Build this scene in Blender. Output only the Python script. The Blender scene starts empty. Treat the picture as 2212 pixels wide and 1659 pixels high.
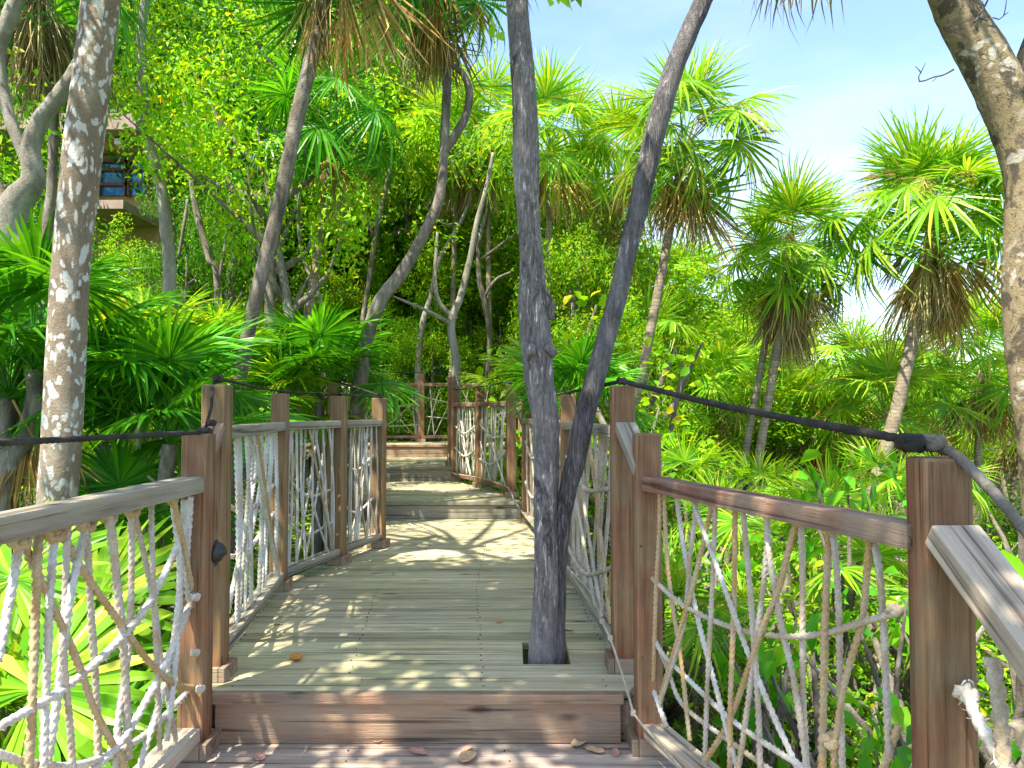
import bpy, bmesh, math, random
import numpy as np
from mathutils import Vector, Matrix, Euler
R = math.radians
S = bpy.context.scene
# ------------------------------------------------------------------ camera
PITCH = math.atan(60.5/1598); F = 1598.0; EYE = 1.25
cam = bpy.data.cameras.new('camera'); co = bpy.data.objects.new('camera', cam)
S.collection.objects.link(co); S.camera = co
co.location = (0, 0, EYE); co.rotation_euler = (R(90)+PITCH, 0, 0)
cam.sensor_width = 36; cam.lens = 36*F/2212; cam.clip_start = .05; cam.clip_end = 2000
# ------------------------------------------------------------------ light
SUN = Vector((-.50, -.62, 1.42)).normalized()          # towards the sun
EL = math.asin(SUN.z)
w = bpy.data.worlds.new('World'); S.world = w; w.use_nodes = True
nt = w.node_tree; nt.nodes.clear()
wo = nt.nodes.new('ShaderNodeOutputWorld'); bg = nt.nodes.new('ShaderNodeBackground')
sky = nt.nodes.new('ShaderNodeTexSky'); sky.sky_type = 'NISHITA'; sky.sun_disc = False
sky.sun_elevation = EL; sky.sun_rotation = math.atan2(SUN.x, SUN.y); sky.air_density = 1.0; sky.dust_density = .6; sky.ozone_density = 5.0
tc = nt.nodes.new('ShaderNodeTexCoord'); mp = nt.nodes.new('ShaderNodeMapping'); mp.inputs['Scale'].default_value = (1, 1, 3.2)
nz = nt.nodes.new('ShaderNodeTexNoise'); nz.inputs['Scale'].default_value = 2.3; nz.inputs['Detail'].default_value = 7; nz.inputs['Roughness'].default_value = .55
cr = nt.nodes.new('ShaderNodeValToRGB'); cr.color_ramp.elements[0].position = .42; cr.color_ramp.elements[0].color = (.22,)*3+(1,); cr.color_ramp.elements[1].position = .66; cr.color_ramp.elements[1].color = (.95,)*3+(1,)
mx = nt.nodes.new('ShaderNodeMix'); mx.data_type = 'RGBA'; mx.inputs['B'].default_value = (3.9, 3.9, 3.9, 1)
L = nt.links
L.new(tc.outputs['Generated'], mp.inputs['Vector']); L.new(mp.outputs[0], nz.inputs['Vector']); L.new(nz.outputs['Fac'], cr.inputs[0])
sx = nt.nodes.new('ShaderNodeSeparateXYZ'); L.new(tc.outputs['Generated'], sx.inputs[0]); er = nt.nodes.new('ShaderNodeMapRange'); L.new(sx.outputs['Z'], er.inputs[0]); er.inputs[1].default_value = .08; er.inputs[2].default_value = .42; er.inputs[3].default_value = .8; er.inputs[4].default_value = .25
ml = nt.nodes.new('ShaderNodeMath'); ml.operation = 'MULTIPLY'; L.new(cr.outputs[0], ml.inputs[0]); L.new(er.outputs[0], ml.inputs[1]); ez = nt.nodes.new('ShaderNodeMapRange'); L.new(sx.outputs['Z'], ez.inputs[0]); ez.inputs[1].default_value = .6; ez.inputs[2].default_value = .85; ez.inputs[3].default_value = 0; ez.inputs[4].default_value = .6  # whiter zenith above the view, added as neutral fill light
ad_ = nt.nodes.new('ShaderNodeMath'); ad_.operation = 'MAXIMUM'; L.new(ml.outputs[0], ad_.inputs[0]); L.new(ez.outputs[0], ad_.inputs[1]); L.new(ad_.outputs[0], mx.inputs['Factor']); L.new(sky.outputs[0], mx.inputs['A']); L.new(mx.outputs['Result'], bg.inputs['Color']); L.new(bg.outputs[0], wo.inputs[0])
bg.inputs['Strength'].default_value = .15
sl = bpy.data.lights.new('sun', 'SUN'); sl.energy = 4.2; sl.angle = R(.5); sl.color = (1, .93, .80)
so = bpy.data.objects.new('sun', sl); S.collection.objects.link(so)
so.rotation_euler = SUN.to_track_quat('Z', 'Y').to_euler()
S.view_settings.view_transform = 'Standard'; S.view_settings.look = 'None'; S.view_settings.exposure = 1.6; S.view_settings.gamma = 1
S.cycles.max_bounces = 8; S.cycles.transparent_max_bounces = 8
# ------------------------------------------------------------------ helpers
COL = S.collection
def ray(px, py):
    c, s = math.cos(PITCH), math.sin(PITCH)
    a, b = (px-1106)/F, (829.5-py)/F
    return Vector((a, c-b*s, s+b*c))
def at(px, py, Y):
    d = ray(px, py); t = Y/d.y; return Vector((0, 0, EYE))+d*t
def on_plane(px, py, p, n):
    d = ray(px, py); o = Vector((0, 0, EYE)); t = (Vector(p)-o).dot(n)/d.dot(n); return o+d*t
def tag(o, label=None, cat=None, group=None, kind=None):
    if label: o['label'] = label
    if cat: o['category'] = cat
    if group: o['group'] = group
    if kind: o['kind'] = kind
    return o
def empty(name, loc, label, cat, group=None, rz=0):
    o = bpy.data.objects.new(name, None); COL.objects.link(o); o.location = loc; o.rotation_euler = (0, 0, rz)
    o.empty_display_size = .1
    return tag(o, label, cat, group)
def link(name, me, parent=None):
    o = bpy.data.objects.new(name, me); COL.objects.link(o)
    if parent: o.parent = parent; o.matrix_parent_inverse = Matrix.Identity(4)
    return o
def mesh(name, V, Fc, mat, smooth=False):
    me = bpy.data.meshes.new(name); V = np.asarray(V, dtype=np.float32)
    if isinstance(Fc, np.ndarray):
        k = Fc.shape[1]; n = len(Fc)
        me.vertices.add(len(V)); me.vertices.foreach_set('co', V.ravel())
        me.loops.add(n*k); me.loops.foreach_set('vertex_index', Fc.astype(np.int32).ravel())
        me.polygons.add(n); me.polygons.foreach_set('loop_start', np.arange(0, n*k, k, dtype=np.int32))
        me.update(calc_edges=True); me.validate()
    else:
        me.from_pydata([tuple(map(float, v)) for v in V], [], [tuple(int(i) for i in f) for f in Fc]); me.update()
    me.materials.append(mat)
    if smooth: me.polygons.foreach_set('use_smooth', [True]*len(me.polygons))
    return me
class MB:
    """collects shapes for ONE mesh"""
    def __init__(s): s.v = []; s.f = []; s.n = 0
    def add(s, V, Fc):
        s.v.append(np.asarray(V, dtype=float)); s.f += [tuple(i+s.n for i in f) for f in Fc]; s.n += len(V)
    def box(s, c, d, M=None, bev=0):
        bm = bmesh.new(); bmesh.ops.create_cube(bm, size=1)
        for v in bm.verts: v.co = Vector((v.co.x*d[0], v.co.y*d[1], v.co.z*d[2]))
        if bev: bmesh.ops.bevel(bm, geom=list(bm.edges), offset=bev, segments=2, profile=.6, affect='EDGES')
        M = M or Matrix.Identity(3); bm.verts.ensure_lookup_table()
        V = [(M @ v.co)+Vector(c) for v in bm.verts]; Fc = [[v.index for v in f.verts] for f in bm.faces]; bm.free()
        s.add([tuple(v) for v in V], Fc); return s
    def beam(s, a, b, w_, h_, bev=.004):
        a, b = Vector(a), Vector(b); d = b-a; l = d.length; x = d.normalized()
        y = Vector((0, 0, 1)).cross(x); y.normalize(); z = x.cross(y)
        return s.box((a+b)/2, (l, w_, h_), Matrix((x, y, z)).transposed(), bev)
    def tube(s, pts, rad, sides=8, cap=True, twist=None, amp=.14):
        V, Fc = tube(pts, rad, sides, cap, twist, amp); s.add(V, Fc); return s
    def build(s, name, mat, parent=None, smooth=False, local=None):
        V = np.vstack(s.v)
        if local is not None: V = V-np.array(local)
        o = link(name, mesh(name, V, s.f, mat, smooth), parent)
        return o
def crom(pts, step):
    P = np.asarray([tuple(p) for p in pts], dtype=float)
    if len(P) < 3:
        n = max(1, int(np.linalg.norm(P[-1]-P[0])/step)); t = np.linspace(0, 1, n+1)[:, None]; return P[0]*(1-t)+P[-1]*t, t[:, 0]
    E = np.vstack([2*P[0]-P[1], P, 2*P[-1]-P[-2]]); out = []; tt = []
    for i in range(1, len(E)-2):
        n = max(1, int(np.linalg.norm(E[i+1]-E[i])/step))
        for k in range(n):
            t = k/n; a, b, c, d = E[i-1], E[i], E[i+1], E[i+2]
            out.append(.5*((2*b)+(-a+c)*t+(2*a-5*b+4*c-d)*t*t+(-a+3*b-3*c+d)*t**3)); tt.append((i-1+t)/(len(P)-1))
    out.append(P[-1]); tt.append(1); return np.array(out), np.array(tt)
def tube(P, rad, sides, cap=True, twist=None, amp=.14, knob=None):
    P = np.asarray(P); n = len(P); rad = np.broadcast_to(np.asarray(rad, dtype=float), (n,))
    T = np.gradient(P, axis=0); T /= np.linalg.norm(T, axis=1)[:, None]+1e-9
    u = np.cross(T[0], [0, 0, 1.0]);
    if np.linalg.norm(u) < .05: u = np.cross(T[0], [0, 1.0, 0])
    u /= np.linalg.norm(u); V = np.zeros((n, sides, 3)); ang = np.arange(sides)*2*np.pi/sides
    s = np.concatenate([[0], np.cumsum(np.linalg.norm(np.diff(P, axis=0), axis=1))])
    for i in range(n):
        u = u-T[i]*np.dot(u, T[i]); u /= np.linalg.norm(u)+1e-9; v = np.cross(T[i], u)
        r = np.full(sides, rad[i])
        if twist: r = r*(1+amp*np.cos(3*ang-twist*s[i]))
        if knob is not None: r = r*knob[i]
        V[i] = P[i]+np.outer(np.cos(ang)*r, u)+np.outer(np.sin(ang)*r, v)
    Fc = []
    for i in range(n-1):
        for k in range(sides):
            k2 = (k+1) % sides; Fc.append((i*sides+k, i*sides+k2, (i+1)*sides+k2, (i+1)*sides+k))
    if cap: Fc.append(tuple(range(sides-1, -1, -1))); Fc.append(tuple((n-1)*sides+k for k in range(sides)))
    return V.reshape(-1, 3), Fc
# ------------------------------------------------------------------ materials
def newmat(name):
    m = bpy.data.materials.new(name); m.use_nodes = True; n = m.node_tree; n.nodes.clear()
    out = n.nodes.new('ShaderNodeOutputMaterial'); b = n.nodes.new('ShaderNodeBsdfPrincipled'); n.links.new(b.outputs[0], out.inputs[0])
    return m, n, b, out
def N(n, t, **k):
    x = n.nodes.new(t)
    for a, v in k.items():
        if a[0] == '_': setattr(x, a[1:], v)
        else: x.inputs[a.replace('9', ' ')].default_value = v
    return x
def ramp(n, fac, stops):
    r = n.nodes.new('ShaderNodeValToRGB'); e = r.color_ramp.elements
    while len(e) < len(stops): e.new(.5)
    for el, (p, c) in zip(e, stops): el.position = p; el.color = tuple(c)+(1,) if len(c) == 3 else c
    n.links.new(fac, r.inputs[0]); return r.outputs[0]
def mixc(n, f, a, b, bt='MIX'):
    m = n.nodes.new('ShaderNodeMix'); m.data_type = 'RGBA'; m.blend_type = bt
    for s, x in (('Factor', f), ('A', a), ('B', b)):
        if hasattr(x, 'links'): n.links.new(x, m.inputs[s])
        else: m.inputs[s].default_value = x if s == 'Factor' else tuple(x)+(1,)
    return m.outputs['Result']
def coords(n, scale, kind='Object'):
    t = n.nodes.new('ShaderNodeTexCoord'); m = N(n, 'ShaderNodeMapping', Scale=scale); n.links.new(t.outputs[kind], m.inputs[0]); return m.outputs[0]
def noise(n, vec, sc, det=5, rough=.6, dist=0):
    x = N(n, 'ShaderNodeTexNoise', Scale=sc, Detail=det, Roughness=rough, Distortion=dist); n.links.new(vec, x.inputs['Vector']); return x.outputs['Fac']
def bump(n, b, h, st=.3, dist=.01):
    x = N(n, 'ShaderNodeBump', Strength=st, Distance=dist); n.links.new(h, x.inputs['Height']); n.links.new(x.outputs[0], b.inputs['Normal'])
def wood(name, ax, c1, c2, grey, gamt=.5, moss=None, rough=.75):
    m, n, b, o = newmat(name)
    sc = [26, 26, 26]; sc[ax] = 1.3
    v = coords(n, sc); g = noise(n, v, 1.6, 8, .65, .6); v2 = coords(n, (3, 3, 3)); big = noise(n, v2, 1.0, 4, .6)
    sc3 = [7, 7, 7]; sc3[ax] = 1.0; fine = noise(n, coords(n, [x*9 for x in sc]), 1.0, 3, .7)
    geo = n.nodes.new('ShaderNodeNewGeometry')
    c = ramp(n, g, [(.3, c1), (.7, c2)])
    f = ramp(n, big, [(.5-gamt*.3, (0,)*3), (.62, (1,)*3)])
    c = mixc(n, f, c, mixc(n, g, [x*.75 for x in grey], [min(1, x*1.2) for x in grey]))
    if moss:
        mf = ramp(n, noise(n, coords(n, (1.2, 1.2, 1.2)), 1.3, 5, .65), [(.42, (0,)*3), (.66, (.6,)*3)]); c = mixc(n, mf, c, moss)
    hs = N(n, 'ShaderNodeMapRange'); n.links.new(geo.outputs['Random Per Island'], hs.inputs[0]); hs.inputs[3].default_value = .72; hs.inputs[4].default_value = 1.22
    hv = N(n, 'ShaderNodeHueSaturation'); n.links.new(hs.outputs[0], hv.inputs['Value']); n.links.new(c, hv.inputs['Color'])
    kn = N(n, 'ShaderNodeTexVoronoi', Scale=1.0); n.links.new(coords(n, [(2.2 if i == ax else 6) for i in range(3)]), kn.inputs['Vector'])
    kf = ramp(n, kn.outputs['Distance'], [(.05, (.75,)*3), (.13, (0,)*3)])
    c = mixc(n, kf, hv.outputs[0], (.05, .03, .018))
    crk = ramp(n, noise(n, coords(n, [(.9 if i == ax else 40) for i in range(3)]), 1.3, 3, .5), [(.34, (.25,)*3), (.42, (1,)*3)])
    c = mixc(n, .85, c, crk, 'MULTIPLY')
    stk = ramp(n, noise(n, coords(n, [(.6 if i == ax else 11) for i in range(3)]), 1.5, 6, .7), [(.32, (.50, .46, .42)), (.5, (.95,)*3), (.7, (1.2, 1.16, 1.1))]); c = mixc(n, 1.0, c, stk, 'MULTIPLY')
    bv = N(n, 'ShaderNodeBevel', Radius=.012); bv.samples = 4; dt = N(n, 'ShaderNodeVectorMath', _operation='DOT_PRODUCT'); n.links.new(bv.outputs[0], dt.inputs[0]); n.links.new(geo.outputs['Normal'], dt.inputs[1])
    c = mixc(n, ramp(n, dt.outputs['Value'], [(.86, (.55,)*3), (.99, (0,)*3)]), c, [x*1.25 for x in grey])
    n.links.new(c, b.inputs['Base Color']); b.inputs['Roughness'].default_value = rough; b.inputs['Specular IOR Level'].default_value = .3
    ad = N(n, 'ShaderNodeMath', _operation='ADD'); n.links.new(g, ad.inputs[0]); n.links.new(fine, ad.inputs[1])
    bump(n, b, ad.outputs[0], .8, .006); return m
W_DECK = wood('weathered_green_deck_boards', 0, (.36, .30, .165), (.60, .51, .33), (.50, .455, .32), .5, (.34, .34, .12))
W_LAND = wood('pinkish_landing_boards', 0, (.38, .255, .19), (.60, .465, .38), (.55, .47, .39), .5)
W_RISE = wood('brown_riser_board', 0, (.27, .145, .085), (.42, .25, .155), (.30, .23, .16), .5)
W_RISEG = wood('grey_riser_board', 0, (.24, .21, .15), (.34, .30, .23), (.27, .26, .20), .5)
W_POST = wood('red_brown_post', 2, (.20, .065, .032), (.37, .155, .075), (.28, .19, .10), .3)
W_POSTG = wood('olive_brown_post', 2, (.21, .095, .035), (.37, .19, .08), (.27, .195, .10), .35)
def wrail(nm, *a): return wood(nm, 0, *a)
W_RAIL = wrail('grey_weathered_rail', (.23, .18, .12), (.36, .31, .23), (.35, .315, .24), .7)
W_RAILR = wrail('red_brown_rail', (.17, .06, .035), (.30, .125, .075), (.30, .22, .155), .5)
W_RAILW = wrail('bleached_rail', (.38, .29, .20), (.56, .46, .34), (.54, .455, .35), .6)
def rope_mat(name, c1, c2, fib=180):
    m, n, b, o = newmat(name); v = coords(n, (1, 1, 1)); g = noise(n, v, fib, 4, .7); h = noise(n, v, 9, 3, .6)
    c = ramp(n, g, [(.3, [x*.6 for x in c1]), (.65, c1)]); c2_ = ramp(n, g, [(.3, [x*.6 for x in c2]), (.65, c2)])
    c = mixc(n, ramp(n, h, [(.42, (0,)*3), (.6, (1,)*3)]), c, c2_)
    n.links.new(c, b.inputs['Base Color']); b.inputs['Roughness'].default_value = .9; b.inputs['Specular IOR Level'].default_value = .15; bump(n, b, g, .6, .003); return m
ROPE = rope_mat('weathered_white_rope', (.62, .55, .46), (.50, .40, .27))
ROPET = rope_mat('tan_rope', (.55, .37, .17), (.60, .48, .30))
ROPEW = rope_mat('bleached_rope', (.74, .71, .64), (.60, .53, .42))
ROPEF = rope_mat('fine_netting_rope', (.55, .52, .42), (.48, .43, .32), 60)
ROPEB = rope_mat('black_braided_rope', (.035, .033, .03), (.07, .062, .05), 140)
ROPEG = rope_mat('grey_braided_rope', (.22, .20, .17), (.16, .14, .11), 140)
def bark(name, stops, sc=(7, 7, 3), bs=.8, spots=None, ring=0, dist=.02, blot=None):
    m, n, b, o = newmat(name); v = coords(n, sc); g = noise(n, v, 1.2, 7, .68, .5); c = ramp(n, g, stops)
    fine = noise(n, coords(n, (1, 1, 1)), 55, 5, .75); c = mixc(n, .55, c, ramp(n, fine, [(.3, (.45,)*3), (.65, (1.0,)*3)]), 'MULTIPLY')
    if spots:
        col, scl, lo, vs = spots
        sv = coords(n, vs); warp = N(n, 'ShaderNodeTexNoise', Scale=9, Detail=4); n.links.new(sv, warp.inputs['Vector'])
        vm = N(n, 'ShaderNodeVectorMath', _operation='MULTIPLY_ADD'); n.links.new(warp.outputs['Color'], vm.inputs[0]); vm.inputs[1].default_value = (.16,)*3; n.links.new(sv, vm.inputs[2])
        vo = N(n, 'ShaderNodeTexVoronoi', Scale=scl); vo.inputs['Randomness'].default_value = 1; n.links.new(vm.outputs[0], vo.inputs['Vector'])
        a = ramp(n, vo.outputs['Distance'], [(.30, (1,)*3), (.40, (0,)*3)])
        k = ramp(n, noise(n, sv, 2.0, 3, .5), [(lo, (0,)*3), (lo+.09, (1,)*3)]); mul = mixc(n, 1.0, a, k, 'MULTIPLY')
        vo2 = N(n, 'ShaderNodeTexVoronoi', Scale=scl*.42); n.links.new(vm.outputs[0], vo2.inputs['Vector'])
        a2 = ramp(n, vo2.outputs['Distance'], [(.26, (1,)*3), (.34, (0,)*3)]); k2 = ramp(n, noise(n, sv, 1.1, 2, .5), [(lo+.02, (0,)*3), (lo+.1, (1,)*3)])
        mul = mixc(n, 1.0, mul, mixc(n, 1.0, a2, k2, 'MULTIPLY'), 'LIGHTEN')
        c = mixc(n, mul, c, mixc(n, fine, [x*.75 for x in col], col))
    if blot:
        bn = noise(n, coords(n, (8, 8, 3.2)), 1.0, 4, .6, 1.2); c = mixc(n, ramp(n, bn, [(.60, (0,)*3), (.64, (.8,)*3)]), c, blot)
        fb = noise(n, coords(n, (60, 60, 9)), 1.0, 6, .75, 1.5); lo_ = ramp(n, noise(n, coords(n, (3, 3, 1.3)), 1.0, 3, .6), [(.40, (.25,)*3), (.58, (1,)*3)])
        c = mixc(n, lo_, c, mixc(n, 1.0, c, ramp(n, fb, [(.40, (.38,)*3), (.50, (.95,)*3), (.66, (1.6,)*3)]), 'MULTIPLY'))
        fine = mixc(n, lo_, fine, ramp(n, fb, [(.38, (0,)*3), (.6, (1,)*3)]))
    h = fine
    if ring:
        wv = N(n, 'ShaderNodeTexWave', Scale=ring, Distortion=3, Detail=3); wv.bands_direction = 'Z'; n.links.new(coords(n, (1, 1, 1)), wv.inputs['Vector'])
        c = mixc(n, .5, c, ramp(n, wv.outputs['Fac'], [(.0, (.5,)*3), (.5, (1,)*3)]), 'MULTIPLY')
    ad = N(n, 'ShaderNodeMath', _operation='MULTIPLY_ADD'); n.links.new(g, ad.inputs[0]); ad.inputs[1].default_value = 1.3; n.links.new(h, ad.inputs[2])
    n.links.new(c, b.inputs['Base Color']); b.inputs['Roughness'].default_value = .85; b.inputs['Specular IOR Level'].default_value = .25; bump(n, b, ad.outputs[0], bs, dist); return m
B_GREY = bark('purple_grey_bark', [(.30, (.29, .245, .22)), (.45, (.47, .41, .375)), (.6, (.57, .51, .48)), (.76, (.60, .58, .58))], (11, 11, 3.0), 1.0, blot=(.13, .115, .115))
B_DARK = bark('dark_grey_bark', [(.3, (.14, .125, .12)), (.5, (.30, .27, .265)), (.7, (.40, .38, .38))], (14, 14, 4.5), 1.0, blot=(.07, .06, .06))
B_LICH = bark('brown_bark_with_white_lichen', [(.3, (.21, .155, .10)), (.55, (.33, .26, .18)), (.75, (.48, .41, .31))], (6, 6, 2.0), .6, ((.70, .67, .60), 21, .34, (1.2, 1.2, .66)))
B_PLANE = bark('peeling_patchy_bark', [(.34, (.10, .08, .055)), (.44, (.13, .10, .065)), (.47, (.30, .24, .13)), (.56, (.33, .25, .14)), (.6, (.16, .13, .09)), (.75, (.42, .33, .22))], (7, 7, 4.2), .6, ((.55, .50, .40), 22, .54, (1, 1, 1)))
B_TAN = bark('pale_grey_branch_bark', [(.3, (.17, .15, .115)), (.5, (.31, .28, .22)), (.72, (.52, .49, .42))], (5, 5, 2), .7)
B_BRN = bark('brown_branch_bark', [(.32, (.09, .075, .055)), (.5, (.22, .185, .14)), (.68, (.44, .40, .33))], (7, 7, 2.5), .8)
B_PALM = bark('ringed_palm_bark', [(.3, (.20, .15, .09)), (.5, (.34, .27, .18)), (.72, (.50, .42, .30))], (6, 6, 9), .7, None, 7)
def leafmat(name, stops, trans=.5, rough=.42, ttint=(1.5, 1.2, .5), objvar=.25):
    m, n, b, o = newmat(name); geo = n.nodes.new('ShaderNodeNewGeometry'); oi = n.nodes.new('ShaderNodeObjectInfo')
    c = ramp(n, geo.outputs['Random Per Island'], stops)
    g = noise(n, coords(n, (1, 1, 1)), 1.3, 2, .5); c = mixc(n, .55, c, ramp(n, g, [(.3, (.50, .62, .4)), (.7, (1.45, 1.3, .9))]), 'MULTIPLY')
    hs = N(n, 'ShaderNodeHueSaturation'); mr = N(n, 'ShaderNodeMapRange'); n.links.new(oi.outputs['Random'], mr.inputs[0]); mr.inputs[3].default_value = 1-objvar; mr.inputs[4].default_value = 1+objvar
    n.links.new(mr.outputs[0], hs.inputs['Value']); n.links.new(c, hs.inputs['Color']); c = hs.outputs[0]
    n.links.new(c, b.inputs['Base Color']); b.inputs['Roughness'].default_value = rough; b.inputs['Specular IOR Level'].default_value = .22
    tr = n.nodes.new('ShaderNodeBsdfTranslucent'); n.links.new(mixc(n, 1.0, c, ttint, 'MULTIPLY'), tr.inputs['Color'])
    ms = n.nodes.new('ShaderNodeMixShader'); ms.inputs[0].default_value = trans; n.links.new(b.outputs[0], ms.inputs[1]); n.links.new(tr.outputs[0], ms.inputs[2]); n.links.new(ms.outputs[0], o.inputs[0]); return m
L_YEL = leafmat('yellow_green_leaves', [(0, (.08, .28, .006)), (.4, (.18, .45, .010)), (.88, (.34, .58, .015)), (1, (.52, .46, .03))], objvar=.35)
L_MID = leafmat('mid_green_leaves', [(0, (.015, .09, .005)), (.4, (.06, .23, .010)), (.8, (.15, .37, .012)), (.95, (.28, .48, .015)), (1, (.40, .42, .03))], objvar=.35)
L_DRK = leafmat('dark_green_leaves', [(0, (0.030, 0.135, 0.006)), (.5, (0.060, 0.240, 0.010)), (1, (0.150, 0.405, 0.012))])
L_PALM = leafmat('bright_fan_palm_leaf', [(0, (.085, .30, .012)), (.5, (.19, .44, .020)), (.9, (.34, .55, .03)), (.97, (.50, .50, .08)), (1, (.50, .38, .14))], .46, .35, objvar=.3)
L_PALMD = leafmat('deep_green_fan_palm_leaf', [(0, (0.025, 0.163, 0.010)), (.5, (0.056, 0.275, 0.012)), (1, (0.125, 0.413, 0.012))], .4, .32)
L_DEAD = leafmat('dry_brown_fan_palm_leaf', [(0, (0.234, 0.138, 0.047)), (.4, (0.413, 0.261, 0.088)), (.8, (0.605, 0.427, 0.166)), (1, (0.757, 0.591, 0.270))], .25, .7, (1.1, 1, .8))
L_DEADG = leafmat('dry_grey_fan_palm_leaf', [(0, (0.165, 0.138, 0.073)), (.5, (0.330, 0.275, 0.146)), (1, (0.550, 0.468, 0.260))], .2, .7, (1.1, 1, .8))
L_GLOSS = leafmat('broad_glossy_leaf', [(0, (0.055, 0.275, 0.013)), (.5, (0.110, 0.413, 0.016)), (.9, (0.234, 0.550, 0.021)), (1, (0.522, 0.550, 0.031))], .4, .28)
def plain(name, c, rough=.5, metal=0, spec=.4, ns=None):
    m, n, b, o = newmat(name)
    g = noise(n, coords(n, (1, 1, 1)), ns or 8, 5, .65); n.links.new(ramp(n, g, [(.3, [x*.75 for x in c]), (.7, [min(1, x*1.15) for x in c])]), b.inputs['Base Color'])
    b.inputs['Roughness'].default_value = rough; b.inputs['Metallic'].default_value = metal; b.inputs['Specular IOR Level'].default_value = spec; bump(n, b, g, .15, .01); return m
SCREW = plain('rusty_screw', (.05, .035, .025), .5, .4)
# ------------------------------------------------------------------ ground
def gz(x, y):
    z = -.95 + .12*math.sin(x*.7+1)*math.sin(y*.5) 
    if x < -2: z += min(9, (-x-2)*.10)*min(1, max(0, (y-3)/10))*1.4
    if x < 1 and y > 9: z += min(1.2, (y-9)*.12)
    return z
gx = np.unique(np.concatenate([np.linspace(-30, 30, 81), np.geomspace(30, 700, 12), -np.geomspace(30, 700, 12)]))
gy = np.unique(np.concatenate([np.linspace(-20, 40, 81), np.geomspace(40, 900, 12), -np.geomspace(20, 300, 8)]))
V = [(x, y, gz(x, y)) for y in gy for x in gx]; nx = len(gx)
Fc = [(j*nx+i, j*nx+i+1, (j+1)*nx+i+1, (j+1)*nx+i) for j in range(len(gy)-1) for i in range(nx-1)]
m, n, b, o = newmat('leaf_litter_ground'); g = noise(n, coords(n, (1, 1, 1)), 2.2, 8, .7); g2 = noise(n, coords(n, (1, 1, 1)), 30, 4, .7)
c = mixc(n, g2, ramp(n, g, [(.35, (.03, .06, .01)), (.55, (.07, .085, .02)), (.7, (.15, .12, .06))]), (.06, .09, .015)); n.links.new(c, b.inputs['Base Color']); b.inputs['Roughness'].default_value = .95; bump(n, b, g2, .8, .05)
tag(link('ground', mesh('ground', V, Fc, m, True)), kind='structure')
# ------------------------------------------------------------------ boardwalk
Z1, Z2, Z3, Z4 = .19, .365, .55, .74
def lerp(pts, y):
    for (y0, x0), (y1, x1) in zip(pts, pts[1:]):
        if y <= y1: return x0+(x1-x0)*max(0, (y-y0)/(y1-y0))
    return pts[-1][1]
def boards(ls, rs, y0, y1, z, rnd, hole=None, wdt=.138, gap=.011, th=.032):
    b = MB(); y = y0
    while y < y1-.01:
        ya, yb = y, min(y+wdt, y1); dz = rnd.uniform(-.0018, .0018)
        spans = [(lerp(ls, ya)+rnd.uniform(-.006, .006), lerp(ls, yb)+rnd.uniform(-.006, .006), lerp(rs, ya)+rnd.uniform(-.006, .006), lerp(rs, yb)+rnd.uniform(-.006, .006))]
        if hole and yb > hole[2]+.01 and ya < hole[3]-.01:
            a, b_, c, d = spans[0]; spans = [(a, b_, hole[0](ya), hole[0](yb)), (hole[1](ya), hole[1](yb), c, d)]
        for a, a2, c, c2 in spans:
            e = .004; zt = z+dz; zb = z+dz-th
            V = [(a, ya, zb), (c, ya, zb), (c2, yb, zb), (a2, yb, zb), (a, ya, zt-e), (c, ya, zt-e), (c2, yb, zt-e), (a2, yb, zt-e),
                 (a+e, ya+e, zt), (c-e, ya+e, zt), (c2-e, yb-e, zt), (a2+e, yb-e, zt)]
            b.add(V, [(3, 2, 1, 0), (0, 1, 5, 4), (1, 2, 6, 5), (2, 3, 7, 6), (3, 0, 4, 7), (4, 5, 9, 8), (5, 6, 10, 9), (6, 7, 11, 10), (7, 4, 8, 11), (8, 9, 10, 11)])
        y = yb+gap+.0005
    return b
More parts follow.
